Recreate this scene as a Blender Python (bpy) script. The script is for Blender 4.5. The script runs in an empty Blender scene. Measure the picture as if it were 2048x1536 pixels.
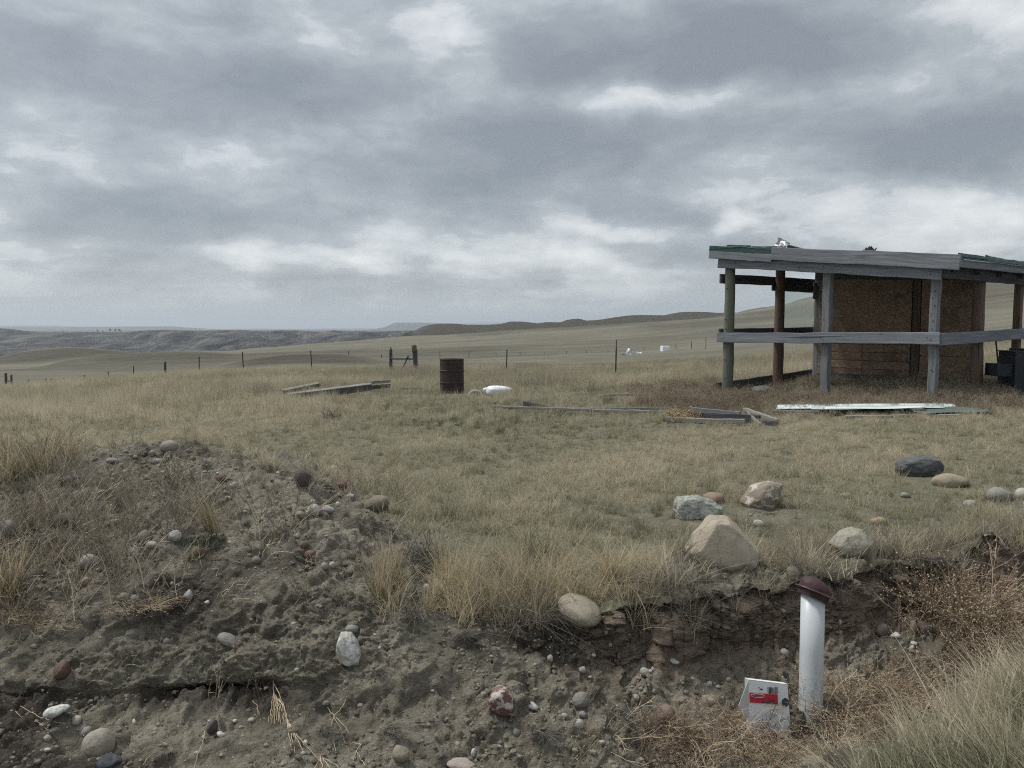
import bpy, bmesh, math, random
import numpy as np
from mathutils import Vector, Matrix

# ------------------------------------------------------------------ camera, sky, sun, exposure
SC = bpy.context.scene
R = math.radians
F = 1540.0                      # focal length in photo pixels
PITCH = math.atan(113.0 / F)    # the far plain stands a little above the picture's centre
CP, SP = math.cos(PITCH), math.sin(PITCH)
CAMZ = 1.6
rng = np.random.default_rng(11)
random.seed(11)

cam = bpy.data.cameras.new('camera')
cam.sensor_fit = 'HORIZONTAL'; cam.sensor_width = 36.0
cam.lens = F / 2048 * 36.0
cam.clip_start = 0.05; cam.clip_end = 80000
camo = bpy.data.objects.new('camera', cam)
SC.collection.objects.link(camo)
camo.location = (0, 0, CAMZ)
camo.rotation_euler = (R(90) - PITCH, 0, 0)
SC.camera = camo

SUN_AZ, SUN_EL = R(-68), R(57)   # behind the cloud, high on the left
sun = bpy.data.lights.new('sun', 'SUN')
sun.energy = 1.5; sun.angle = R(11); sun.color = (1.0, 0.965, 0.91)
suno = bpy.data.objects.new('sun', sun)
SC.collection.objects.link(suno)
sd = Vector((math.sin(SUN_AZ) * math.cos(SUN_EL), math.cos(SUN_AZ) * math.cos(SUN_EL), math.sin(SUN_EL)))
suno.rotation_euler = sd.to_track_quat('Z', 'Y').to_euler()
suno.location = (20, 10, 40)

SC.view_settings.view_transform = 'Standard'
SC.view_settings.look = 'None'
SC.view_settings.gamma = 1.0
SC.view_settings.use_curve_mapping = False
SC.view_settings.exposure = 1.05
SC.render.film_transparent = False
SC.cycles.max_bounces = 4
SC.cycles.diffuse_bounces = 2
SC.cycles.transparent_max_bounces = 12
SC.cycles.volume_bounces = 0
SC.cycles.use_denoising = False
SC.cycles.use_adaptive_sampling = True
SC.cycles.adaptive_threshold = 0.008
SC.cycles.pixel_filter_type = 'BLACKMAN_HARRIS'
SC.cycles.filter_width = 1.1


def ray(px, py):
    """photo pixel -> (X per metre of Y, Z per metre of Y)"""
    u = (np.asarray(px, float) - 1024) / F
    v = (768 - np.asarray(py, float)) / F
    yw = CP + SP * v
    return u / yw, (-SP + CP * v) / yw


def at(px, py, Y):
    a, b = ray(px, py)
    return Vector((float(a) * Y, Y, CAMZ + float(b) * Y))


def proj(X, Y, Z):
    h = np.asarray(Z) - CAMZ
    dep = np.asarray(Y) * CP - h * SP
    up = h * CP + np.asarray(Y) * SP
    return 1024 + F * np.asarray(X) / dep, 768 - F * up / dep


class G:
    """small helper to write node trees"""
    def __init__(s, nt):
        s.nt = nt

    def n(s, typ, _in=None, **props):
        nd = s.nt.nodes.new(typ)
        for k, v in props.items():
            setattr(nd, k, v)
        for k, v in (_in or {}).items():
            s.put(nd.inputs[k], v)
        return nd

    def put(s, sock, v):
        if isinstance(v, bpy.types.NodeSocket):
            s.nt.links.new(v, sock)
        elif isinstance(v, bpy.types.Node):
            s.nt.links.new(v.outputs[0], sock)
        else:
            sock.default_value = v

    def math(s, op, a, b=0.0, c=0.0, clamp=False):
        nd = s.n('ShaderNodeMath', operation=op, use_clamp=clamp)
        s.put(nd.inputs[0], a); s.put(nd.inputs[1], b); s.put(nd.inputs[2], c)
        return nd.outputs[0]

    def vmath(s, op, a, b=(0, 0, 0)):
        nd = s.n('ShaderNodeVectorMath', operation=op)
        s.put(nd.inputs[0], a)
        if op == 'SCALE':
            s.put(nd.inputs['Scale'], b)
        else:
            s.put(nd.inputs[1], b)
        return nd.outputs['Value'] if op in ('LENGTH', 'DOT_PRODUCT', 'DISTANCE') else nd.outputs[0]

    def noise(s, vec, scale, detail=3, rough=0.55, dist=0.0, out=0):
        nd = s.n('ShaderNodeTexNoise')
        if vec is not None:
            s.put(nd.inputs['Vector'], vec)
        nd.inputs['Scale'].default_value = scale
        nd.inputs['Detail'].default_value = detail
        nd.inputs['Roughness'].default_value = rough
        nd.inputs['Distortion'].default_value = dist
        return nd.outputs[out]

    def voro(s, vec, scale, feature='F1', out=0, rand=1.0):
        nd = s.n('ShaderNodeTexVoronoi', feature=feature)
        if vec is not None:
            s.put(nd.inputs['Vector'], vec)
        nd.inputs['Scale'].default_value = scale
        nd.inputs['Randomness'].default_value = rand
        return nd.outputs[out]

    def mapr(s, v, a, b, c=0.0, d=1.0, smooth=False):
        nd = s.n('ShaderNodeMapRange')
        nd.interpolation_type = 'SMOOTHSTEP' if smooth else 'LINEAR'
        nd.clamp = True
        s.put(nd.inputs[0], v)
        for i, x in enumerate((a, b, c, d)):
            s.put(nd.inputs[1 + i], x)
        return nd.outputs[0]

    def mix(s, f, a, b, mode='MIX'):
        nd = s.n('ShaderNodeMix', data_type='RGBA', blend_type=mode)
        s.put(nd.inputs[0], f)
        for k, v in ((6, a), (7, b)):
            if isinstance(v, tuple) and len(v) == 3:
                v = v + (1.0,)
            s.put(nd.inputs[k], v)
        return nd.outputs[2]

    def ramp(s, v, stops, interp='LINEAR'):
        nd = s.n('ShaderNodeValToRGB')
        s.put(nd.inputs[0], v)
        cr = nd.color_ramp
        cr.interpolation = interp
        while len(cr.elements) > len(stops):
            cr.elements.remove(cr.elements[-1])
        while len(cr.elements) < len(stops):
            cr.elements.new(0.5)
        for e, (p, c) in zip(cr.elements, stops):
            e.position = p
            e.color = (c[0], c[1], c[2], 1.0) if not isinstance(c, (int, float)) else (c, c, c, 1.0)
        return nd.outputs[0]

    def comb(s, x, y, z=0.0):
        nd = s.n('ShaderNodeCombineXYZ')
        s.put(nd.inputs[0], x); s.put(nd.inputs[1], y); s.put(nd.inputs[2], z)
        return nd.outputs[0]

    def sep(s, v):
        nd = s.n('ShaderNodeSeparateXYZ')
        s.put(nd.inputs[0], v)
        return nd.outputs

    def bump(s, h, strength=0.5, dist=0.01, normal=None):
        nd = s.n('ShaderNodeBump')
        nd.inputs['Strength'].default_value = strength
        nd.inputs['Distance'].default_value = dist
        s.put(nd.inputs['Height'], h)
        if normal is not None:
            s.put(nd.inputs['Normal'], normal)
        return nd.outputs[0]

    def attr(s, name, typ='GEOMETRY', out='Fac'):
        nd = s.n('ShaderNodeAttribute', attribute_name=name)
        nd.attribute_type = typ
        return nd.outputs[out]


# ---- the cloudy sky: a cloud deck over a Nishita sky
world = bpy.data.worlds.new('World')
SC.world = world
world.use_nodes = True
world.cycles.sampling_method = 'NONE'   # an even overcast sky needs no map
nt = world.node_tree
nt.nodes.clear()
g = G(nt)
tc = g.n('ShaderNodeTexCoord').outputs['Generated']
dx, dy, dz = g.sep(tc)
sky = g.n('ShaderNodeTexSky', sky_type='NISHITA')
sky.sun_disc = False
sky.sun_elevation = SUN_EL
sky.sun_rotation = SUN_AZ
zc = g.math('MAXIMUM', dz, 0.0)
inv = g.math('DIVIDE', 1.0, g.math('ADD', zc, 0.11))
P = g.comb(g.math('MULTIPLY', dx, inv), g.math('MULTIPLY', dy, inv), 0.0)
P = g.vmath('ADD', P, (3.1, 7.7, 0.0))
warp = g.n('ShaderNodeTexNoise', {'Vector': P, 'Scale': 0.7, 'Detail': 3.0})
Pw = g.vmath('ADD', P, g.vmath('SCALE', g.vmath('SUBTRACT', warp.outputs[1], (0.5, 0.5, 0.5)), 0.8))
n1 = g.noise(Pw, 0.55, 6, 0.5)
n2 = g.noise(Pw, 1.7, 7, 0.55)
D3 = g.vmath('MULTIPLY', tc, (1.0, 1.0, 2.3))
dw = g.n('ShaderNodeTexNoise', {'Vector': D3, 'Scale': 6.0, 'Detail': 4.0})
D3 = g.vmath('ADD', D3, g.vmath('SCALE', g.vmath('SUBTRACT', dw.outputs[1], (0.5, 0.5, 0.5)), 0.10))
n3 = g.noise(D3, 5.2, 9, 0.58)
n4 = g.noise(D3, 15.0, 9, 0.66)
cv = g.math('ADD', g.math('MULTIPLY', g.math('SUBTRACT', n1, 0.5), 0.30), g.math('MULTIPLY', g.math('SUBTRACT', n2, 0.5), 0.30))
cv = g.math('ADD', cv, g.math('MULTIPLY', g.math('SUBTRACT', n3, 0.5), 0.86))
cv = g.math('ADD', cv, g.math('MULTIPLY', g.math('SUBTRACT', n4, 0.5), 0.30))
# where the deck is thick and where it opens (directions seen over the prairie)
yy = g.math('MAXIMUM', dy, 0.25)
T = g.comb(g.math('DIVIDE', dx, yy), g.math('DIVIDE', dz, yy), 0.0)
tw = g.n('ShaderNodeTexNoise', {'Vector': T, 'Scale': 4.0, 'Detail': 4.0})
T = g.vmath('ADD', T, g.vmath('SCALE', g.vmath('SUBTRACT', tw.outputs[1], (0.5, 0.5, 0.5)), 0.16))
BLOBS = [(880, 70, 170, 75, .13), (1290, 212, 230, 48, .24), (1990, 20, 170, 90, .20), (1850, 430, 400, 85, .20),
         (1980, 385, 160, 40, .10), (1040, 500, 420, 60, .26), (560, 500, 240, 40, .16), (470, 310, 230, 60, .12),
         (60, 300, 170, 90, .10), (1210, 440, 150, 28, .20), (1470, 435, 55, 24, .22), (640, 120, 120, 60, .06),
         (1350, 110, 480, 130, -.26), (560, 205, 330, 85, -.20), (1120, 300, 330, 95, -.22), (1830, 265, 400, 95, -.24),
         (330, 425, 380, 60, -.15), (130, 110, 260, 110, -.08), (1340, 490, 200, 40, -.16), (900, 370, 260, 50, -.10),
         (1000, 585, 900, 40, .06)]
tot = cv
for (bx_, by_, rx, ry, amp) in BLOBS:
    a, b = ray(bx_, by_)
    d = g.vmath('SUBTRACT', T, (float(a), float(b), 0.0))
    d = g.vmath('MULTIPLY', d, (F / rx, F / ry, 0.0))
    w = g.mapr(g.vmath('LENGTH', d), 1.25, 0.0, 0.0, amp * (1.25 if amp > 0 else 1.5), smooth=True)
    tot = g.math('ADD', tot, w)
CLOUD = g.ramp(g.math('ADD', tot, 0.5), [(0.20, (0.235, 0.262, 0.290)), (0.40, (0.315, 0.345, 0.372)), (0.555, (0.440, 0.472, 0.497)),
                                         (0.605, (0.55, 0.58, 0.60)), (0.80, (0.80, 0.815, 0.818))])
hz = g.mapr(dz, 0.0, 0.075, 0.75, 0.0, smooth=True)
CLOUD = g.mix(hz, CLOUD, (0.455, 0.505, 0.540))
skyc = g.mix(0.93, g.vmath('SCALE', sky.outputs[0], 0.8), g.vmath('SCALE', CLOUD, g.mapr(dz, 0.34, 1.0, 5.25, 12.0)))
bg = g.n('ShaderNodeBackground', {'Color': skyc, 'Strength': 0.1})
out = g.n('ShaderNodeOutputWorld')
nt.links.new(bg.outputs[0], out.inputs[0])


# ------------------------------------------------------------------ helpers: noise
def _h(ix, iy, iz, seed):
    h = (ix.astype(np.int64) * 374761393 + iy.astype(np.int64) * 668265263 + iz.astype(np.int64) * 2147483647 + seed * 1274126177) & 0xFFFFFFFF
    h = ((h ^ (h >> 13)) * 1274126177) & 0xFFFFFFFF
    h = ((h ^ (h >> 16)) * 2246822519) & 0xFFFFFFFF
    return (h ^ (h >> 15)) & 0xFFFFFFFF


def hf(ix, iy, iz, seed):
    return _h(ix, iy, iz, seed).astype(np.float64) / 4294967295.0


def vnoise(p, seed=0):
    i = np.floor(p).astype(np.int64)
    f = p - i
    f = f * f * f * (f * (f * 6 - 15) + 10)
    r = 0
    for a in (0, 1):
        wa = f[..., 0] if a else 1 - f[..., 0]
        for b in (0, 1):
            wb = f[..., 1] if b else 1 - f[..., 1]
            for c in (0, 1):
                wc = f[..., 2] if c else 1 - f[..., 2]
                r = r + wa * wb * wc * hf(i[..., 0] + a, i[..., 1] + b, i[..., 2] + c, seed)
    return r * 2 - 1


def fbm(p, octv=4, seed=0, gain=0.5, lac=2.03):
    s, a, t = 0, 1.0, 0
    for o in range(octv):
        s = s + a * vnoise(p * (lac ** o) + 17.3 * o, seed + o)
        t += a
        a *= gain
    return s / t


def voronoi(p, seed=0):
    """F1, F2, id of the nearest cell"""
    i = np.floor(p).astype(np.int64)
    f1 = np.full(p.shape[0], 9.0); f2 = f1.copy(); idd = np.zeros(p.shape[0])
    for a in (-1, 0, 1):
        for b in (-1, 0, 1):
            for c in (-1, 0, 1):
                x, y, z = i[:, 0] + a, i[:, 1] + b, i[:, 2] + c
                d = np.sqrt((x + hf(x, y, z, seed) - p[:, 0]) ** 2 + (y + hf(x, y, z, seed + 1) - p[:, 1]) ** 2 + (z + hf(x, y, z, seed + 2) - p[:, 2]) ** 2)
                m = d < f1
                f2 = np.where(m, f1, np.minimum(f2, d))
                idd = np.where(m, hf(x, y, z, seed + 3), idd)
                f1 = np.where(m, d, f1)
    return f1, f2, idd


def sstep(a, b, x):
    t = np.clip((x - a) / (b - a), 0, 1)
    return t * t * (3 - 2 * t)


# ------------------------------------------------------------------ helpers: objects
COL = SC.collection


def mesh(name, v, f, attrs=None, smooth=False, mats=()):
    me = bpy.data.meshes.new(name)
    v = np.asarray(v, np.float32)
    f = [list(map(int, x)) for x in f] if not isinstance(f, np.ndarray) else f
    if isinstance(f, np.ndarray):
        k = f.shape[1]
        me.vertices.add(len(v)); me.vertices.foreach_set('co', v.ravel())
        me.loops.add(f.size); me.loops.foreach_set('vertex_index', f.astype(np.int32).ravel())
        me.polygons.add(len(f)); me.polygons.foreach_set('loop_start', np.arange(0, f.size, k, dtype=np.int32))
        me.update(calc_edges=True)
    else:
        me.from_pydata(v.tolist(), [], f)
        me.update()
    for k, a in (attrs or {}).items():
        a = np.asarray(a, np.float32)
        if a.ndim == 2:
            at_ = me.attributes.new(k, 'FLOAT_VECTOR', 'POINT'); at_.data.foreach_set('vector', a.ravel())
        else:
            at_ = me.attributes.new(k, 'FLOAT', 'POINT'); at_.data.foreach_set('value', a)
    if smooth:
        me.polygons.foreach_set('use_smooth', np.ones(len(me.polygons), bool))
    for m in mats:
        me.materials.append(m)
    return me


def obj(name, me, parent=None, loc=None, rot=None, scale=None):
    o = bpy.data.objects.new(name, me)
    COL.objects.link(o)
    if parent is not None:
        o.parent = parent
    if loc is not None:
        o.location = loc
    if rot is not None:
        o.rotation_euler = rot
    if scale is not None:
        o.scale = scale
    return o


def tag(o, label, cat, group=None, kind=None):
    o['label'] = label; o['category'] = cat
    if group: o['group'] = group
    if kind: o['kind'] = kind
    return o


def thing(name, label, cat, loc=(0, 0, 0), rotz=0.0, group=None):
    o = bpy.data.objects.new(name, None)
    o.empty_display_size = 0.2
    COL.objects.link(o)
    o.location = loc; o.rotation_euler = (0, 0, rotz)
    return tag(o, label, cat, group)


def loft(rings, cap=True, closed=True):
    """rings: list of equal-length point lists -> verts, faces"""
    n = len(rings[0]); v = [p for r in rings for p in r]; f = []
    for i in range(len(rings) - 1):
        for j in range(n if closed else n - 1):
            k = (j + 1) % n
            f.append((i * n + j, i * n + k, (i + 1) * n + k, (i + 1) * n + j))
    if cap and closed:
        f.append(tuple(range(n - 1, -1, -1)))
        f.append(tuple(range((len(rings) - 1) * n, len(rings) * n)))
    return v, f


def plank_mesh(name, p0, p1, w, t, m, up=(0, 0, 1), seed=0, wob=0.003, segs=10, ch=0.006, warp=0.0):
    """a board from p0 to p1 (its centre line): w wide along `up`, t thick; grain coordinates in gc"""
    p0, p1 = Vector(p0), Vector(p1)
    ax = (p1 - p0); L = ax.length; ax.normalize()
    up = Vector(up); up = (up - ax * up.dot(ax)).normalized(); sd_ = ax.cross(up).normalized()
    rr = random.Random(seed)
    hw, ht = w / 2, t / 2
    ch = min(ch, ht * 0.6, hw * 0.6)
    sec = [(-hw + ch, -ht), (hw - ch, -ht), (hw, -ht + ch), (hw, ht - ch), (hw - ch, ht), (-hw + ch, ht), (-hw, ht - ch), (-hw, -ht + ch)]
    rings, gc = [], []
    o1, o2 = rr.uniform(0, 50), rr.uniform(0, 50)
    ph = rr.uniform(0, 6.28)
    for i in range(segs + 1):
        s = i / segs
        c = p0 + ax * (L * s) + up * (rr.gauss(0, wob) + warp * math.sin(s * 5 + ph)) + sd_ * (rr.gauss(0, wob * 0.6) + warp * 0.6 * math.sin(s * 4 + ph * 2))
        k = 1 + rr.gauss(0, 0.012)
        ring = []
        for (a, b) in sec:
            ring.append(c + up * (a * k) + sd_ * b)
            gc.append((L * s + o1, a + o2, b + o1 * .3))
        rings.append(ring)
    v, f = loft(rings)
    return mesh(name, [tuple(x) for x in v], f, {'gc': np.array(gc)}, False, [m])


def plank(name, p0, p1, w, t, m, parent=None, **k):
    return obj(name, plank_mesh(name, p0, p1, w, t, m, **k), parent)


def pole_mesh(name, p0, p1, r0, r1, m, seed=0, segs=12, nr=14, rough=0.03, point=0.0):
    p0, p1 = Vector(p0), Vector(p1)
    ax = p1 - p0; L = ax.length; ax.normalize()
    a = ax.orthogonal().normalized(); b = ax.cross(a)
    rr = random.Random(seed)
    ang = [1 + rr.gauss(0, rough) for _ in range(nr)]
    rings, gc = [], []
    o1 = rr.uniform(0, 60)
    for i in range(segs + 1):
        s = i / segs
        rad = r0 + (r1 - r0) * s
        if point and s > 1 - point:
            rad *= max(0.08, (1 - s) / point)
        c = p0 + ax * (L * s) + a * rr.gauss(0, r0 * 0.03) + b * rr.gauss(0, r0 * 0.03)
        ring = []
        for j in range(nr):
            th = 2 * math.pi * j / nr
            q = rad * ang[j] * (1 + rr.gauss(0, rough * 0.3))
            ring.append(c + a * (q * math.cos(th)) + b * (q * math.sin(th)))
            gc.append((L * s + o1, math.sin(th) * r0 * 2 + o1, math.cos(th) * r0 * 2))
        rings.append(ring)
    v, f = loft(rings)
    return mesh(name, [tuple(x) for x in v], f, {'gc': np.array(gc)}, True, [m])


def pole(name, p0, p1, r0, r1, m, parent=None, **k):
    return obj(name, pole_mesh(name, p0, p1, r0, r1, m, **k), parent)


def tube_arrays(pts, r0, r1, nr=3):
    """thin tapering tube along points (Nx3) -> verts, quads"""
    pts = np.asarray(pts, float); n = len(pts)
    d = np.gradient(pts, axis=0); d /= np.linalg.norm(d, axis=1, keepdims=True) + 1e-9
    ref = np.where(np.abs(d[:, 2:3]) < 0.9, np.array([[0, 0, 1.0]]), np.array([[1.0, 0, 0]]))
    a = np.cross(d, ref); a /= np.linalg.norm(a, axis=1, keepdims=True) + 1e-9
    b = np.cross(d, a)
    rad = np.linspace(r0, r1, n)[:, None]
    vs = []
    for j in range(nr):
        th = 2 * math.pi * j / nr
        vs.append(pts + rad * (math.cos(th) * a + math.sin(th) * b))
    v = np.stack(vs, 1).reshape(-1, 3)
    i = np.arange(n - 1)[:, None] * nr; j = np.arange(nr)[None, :]; k = (j + 1) % nr
    f = np.stack([i + j, i + k, i + nr + k, i + nr + j], -1).reshape(-1, 4)
    return v, f


def join_arrays(parts):
    vs, fs, o = [], [], 0
    for v, f in parts:
        vs.append(v); fs.append(f + o); o += len(v)
    return np.concatenate(vs), np.concatenate(fs)


# ------------------------------------------------------------------ materials
def newmat(name, rough=0.85, spec=0.3):
    m = bpy.data.materials.new(name)
    m.use_nodes = True
    b = m.node_tree.nodes['Principled BSDF']
    b.inputs['Roughness'].default_value = rough
    b.inputs['Specular IOR Level'].default_value = spec
    return m, G(m.node_tree), b


def wood_mat(name, light, dark, stain, crack=0.7):
    m, g, b = newmat(name, 0.9, 0.15)
    gc = g.attr('gc', out='Vector')
    x, y, z = g.sep(gc)
    fine = g.comb(g.math('MULTIPLY', x, 1.6), g.math('MULTIPLY', y, 55), g.math('MULTIPLY', z, 55))
    mid = g.comb(g.math('MULTIPLY', x, 1.1), g.math('MULTIPLY', y, 16), g.math('MULTIPLY', z, 16))
    kn = g.voro(g.comb(g.math('MULTIPLY', x, 2.2), g.math('MULTIPLY', y, 6.0), g.math('MULTIPLY', z, 6.0)), 1.0)
    nf = g.noise(fine, 1.0, 4, 0.65)
    nm = g.noise(mid, 1.0, 4, 0.6, 1.2)
    big = g.noise(g.comb(g.math('MULTIPLY', x, 1.3), g.math('MULTIPLY', y, 3), z), 1.3, 3)
    c = g.mix(g.mapr(nm, 0.32, 0.68), dark, light)
    c = g.mix(g.mapr(nf, 0.35, 0.6, 0.55, 0.0), c, tuple(q * 0.55 for q in dark))
    c = g.mix(g.mapr(big, 0.45, 0.75, 0.0, 0.7), c, stain)
    c = g.mix(g.mapr(kn, 0.10, 0.05, 0.0, 0.8), c, tuple(q * 0.4 for q in dark))
    ck = g.noise(g.comb(g.math('MULTIPLY', x, 0.7), g.math('MULTIPLY', y, 26), g.math('MULTIPLY', z, 26)), 1.0, 2, 0.5)
    crk = g.mapr(ck, 0.30, 0.26, 0.0, crack)
    c = g.mix(crk, c, (0.012, 0.012, 0.013))
    g.put(b.inputs['Base Color'], c)
    g.put(b.inputs['Normal'], g.bump(g.math('SUBTRACT', nf, crk), 0.6, 0.004))
    return m


M = {}
M['wood_grey'] = wood_mat('weathered_grey_wood', (0.25, 0.265, 0.285), (0.135, 0.145, 0.165), (0.17, 0.175, 0.185))
M['wood_post'] = wood_mat('grey_post_wood', (0.24, 0.245, 0.25), (0.12, 0.125, 0.135), (0.17, 0.17, 0.17), 0.85)
M['wood_green'] = wood_mat('treated_green_post_wood', (0.20, 0.205, 0.17), (0.105, 0.115, 0.095), (0.15, 0.16, 0.13))
M['wood_brown'] = wood_mat('brown_post_wood', (0.19, 0.135, 0.10), (0.09, 0.06, 0.045), (0.14, 0.12, 0.105), 0.85)
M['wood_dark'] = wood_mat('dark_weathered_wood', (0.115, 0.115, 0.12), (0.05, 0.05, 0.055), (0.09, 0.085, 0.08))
M['wood_pale'] = wood_mat('pale_bleached_wood', (0.33, 0.315, 0.28), (0.18, 0.17, 0.15), (0.24, 0.225, 0.20))

# oriented strand board
m, g, b = newmat('strand_board', 0.85, 0.2)
gc = g.attr('gc', out='Vector')
x, y, z = g.sep(gc)
s1 = g.voro(g.comb(g.math('MULTIPLY', x, 14), g.math('MULTIPLY', y, 44), 0), 1.0, out='Color')
s2 = g.voro(g.comb(g.math('MULTIPLY', g.math('ADD', x, y), 34), g.math('MULTIPLY', g.math('SUBTRACT', x, y), 12), 3.3), 1.0, out='Color')
v1 = g.sep(s1)[0]; v2 = g.sep(s2)[1]
c = g.ramp(g.math('ADD', g.math('MULTIPLY', v1, 0.5), g.math('MULTIPLY', v2, 0.5)),
           [(0.1, (0.185, 0.122, 0.085)), (0.5, (0.245, 0.170, 0.120)), (0.8, (0.305, 0.225, 0.165)), (1.0, (0.37, 0.29, 0.22))])
st = g.noise(gc, 1.7, 4, 0.6)
c = g.mix(g.mapr(st, 0.45, 0.75, 0, 0.75), c, (0.075, 0.055, 0.045))
g.put(b.inputs['Base Color'], c)
g.put(b.inputs['Normal'], g.bump(v1, 0.3, 0.003))
M['osb'] = m

# stones: each stone's own colour comes from the object
def rock_mat(name, patch=None, pfac=0.5, veins=False, pscale=6.0):
    m, g, b = newmat(name, 0.8, 0.25)
    oi = g.n('ShaderNodeObjectInfo')
    tc = g.n('ShaderNodeTexCoord').outputs['Object']
    off = g.vmath('ADD', tc, g.vmath('SCALE', g.comb(oi.outputs['Random'], oi.outputs['Random'], oi.outputs['Random']), 40.0))
    geo = g.n('ShaderNodeNewGeometry').outputs['Position']
    n1 = g.noise(off, 2.2, 5, 0.6)
    n2 = g.noise(geo, 90, 4, 0.7)
    c = g.mix(g.mapr(n1, 0.35, 0.7, 0.0, 0.55), oi.outputs['Color'], g.vmath('MULTIPLY', oi.outputs['Color'], (0.55, 0.54, 0.52)))
    c = g.mix(g.mapr(n2, 0.4, 0.7, 0.0, 0.45), c, g.vmath('MULTIPLY', oi.outputs['Color'], (1.35, 1.33, 1.28)))
    ckv = g.voro(g.vmath('ADD', off, g.vmath('SCALE', g.n('ShaderNodeTexNoise', {'Vector': off, 'Scale': 2.0, 'Detail': 4.0}).outputs[1], 0.8)), 1.1, 'DISTANCE_TO_EDGE')
    c = g.mix(g.mapr(ckv, 0.02, 0.0, 0.0, 0.6), c, g.vmath('MULTIPLY', oi.outputs['Color'], (0.3, 0.29, 0.27)))
    if patch:
        pn = g.noise(off, pscale, 5, 0.65)
        c = g.mix(g.mapr(pn, 0.62 - pfac * 0.25, 0.66 - pfac * 0.2), c, patch)
    if veins:
        vn = g.voro(off, 1.3, 'DISTANCE_TO_EDGE')
        c = g.mix(g.mapr(vn, 0.05, 0.015), c, (0.5, 0.48, 0.45))
    # dust that settled on the upper side
    nz = g.sep(g.n('ShaderNodeNewGeometry').outputs['Normal'])[2]
    dn = g.noise(geo, 25, 3, 0.6)
    c = g.mix(g.math('MULTIPLY', g.mapr(nz, 0.2, 0.95, 0.0, 0.35), g.mapr(dn, 0.4, 0.65)), c, (0.2, 0.185, 0.16))
    g.put(b.inputs['Base Color'], c)
    g.put(b.inputs['Normal'], g.bump(g.math('ADD', n2, g.math('MULTIPLY', n1, 2.0)), 0.5, 0.006))
    return m


M['rock'] = rock_mat('stone')
M['rock_lichen'] = rock_mat('lichen_stone', (0.31, 0.32, 0.28), 0.75, pscale=7.0)
M['rock_quartz'] = rock_mat('quartz_patched_stone', (0.48, 0.42, 0.38), 0.45, pscale=2.0)
M['rock_vein'] = rock_mat('veined_stone', None, veins=True)
M['rock_white'] = rock_mat('chalk_coated_stone', (0.56, 0.56, 0.54), 0.6, pscale=2.4)


# grass and stems: colour from the tuft's own dryness plus blade to blade variation
def grass_mat(name, stops, spread=0.55, trans=0.25, inst=True):
    m = bpy.data.materials.new(name)
    m.use_nodes = True
    nt = m.node_tree
    nt.nodes.clear()
    g = G(nt)
    bt = g.attr('bt')
    tint = g.attr('tint', 'INSTANCER') if inst else g.math('ADD', g.math('MULTIPLY', g.n('ShaderNodeObjectInfo').outputs['Random'], 0.25), 0.38)
    t = g.math('ADD', tint, g.math('MULTIPLY', g.math('SUBTRACT', bt, 0.5), spread), clamp=True)
    c = g.ramp(t, stops)
    d = g.n('ShaderNodeBsdfDiffuse', {'Color': c})
    tr = g.n('ShaderNodeBsdfTranslucent', {'Color': c})
    mx = g.n('ShaderNodeMixShader', {0: trans, 1: d.outputs[0], 2: tr.outputs[0]})
    o = g.n('ShaderNodeOutputMaterial')
    nt.links.new(mx.outputs[0], o.inputs[0])
    return m


FIELD = [(0.0, (0.105, 0.115, 0.068)), (0.22, (0.175, 0.178, 0.110)), (0.45, (0.305, 0.283, 0.200)), (0.7, (0.47, 0.422, 0.305)), (1.0, (0.60, 0.53, 0.395))]
M['grass'] = grass_mat('field_grass', FIELD, 0.65, 0.42)
M['grass_dry'] = grass_mat('bunch_grass', [(0.0, (0.16, 0.148, 0.13)), (0.3, (0.27, 0.245, 0.20)), (0.6, (0.44, 0.385, 0.27)), (1.0, (0.58, 0.49, 0.32))], 0.6, 0.42)
M['clump'] = grass_mat('grass_clump', [(0.0, (0.10, 0.11, 0.05)), (0.25, (0.24, 0.215, 0.15)), (0.6, (0.44, 0.37, 0.25)), (1.0, (0.60, 0.50, 0.33))], 0.9, 0.42, False)
M['clump_gold'] = grass_mat('golden_grass_clump', [(0.0, (0.28, 0.22, 0.135)), (0.5, (0.48, 0.375, 0.22)), (1.0, (0.62, 0.50, 0.31))], 0.8, 0.42, False)
M['clump_green'] = grass_mat('green_grass_clump', [(0.0, (0.045, 0.062, 0.026)), (0.5, (0.105, 0.115, 0.055)), (1.0, (0.28, 0.25, 0.14))], 0.8, 0.42, False)
M['clump_grey'] = grass_mat('grey_dead_grass_clump', [(0.0, (0.07, 0.066, 0.062)), (0.5, (0.16, 0.15, 0.135)), (1.0, (0.30, 0.27, 0.22))], 0.8, 0.15, False)
M['weed'] = grass_mat('dry_weed_stem', [(0.0, (0.17, 0.122, 0.088)), (0.5, (0.34, 0.26, 0.185)), (1.0, (0.56, 0.46, 0.33))], 0.9, 0.2, False)
M['weed_grey'] = grass_mat('grey_weed_stem', [(0.0, (0.12, 0.105, 0.09)), (0.5, (0.26, 0.225, 0.18)), (1.0, (0.46, 0.40, 0.31))], 0.9, 0.1, False)
M['weed_red'] = grass_mat('red_brown_weed', [(0.0, (0.17, 0.135, 0.105)), (0.4, (0.27, 0.22, 0.165)), (0.75, (0.38, 0.315, 0.235)), (1.0, (0.52, 0.45, 0.34))], 0.7, 0.15)
M['stalk'] = grass_mat('dry_stalk', [(0.0, (0.16, 0.13, 0.105)), (0.4, (0.28, 0.235, 0.185)), (0.75, (0.42, 0.36, 0.27)), (1.0, (0.56, 0.49, 0.38))], 0.7, 0.1)
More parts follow.
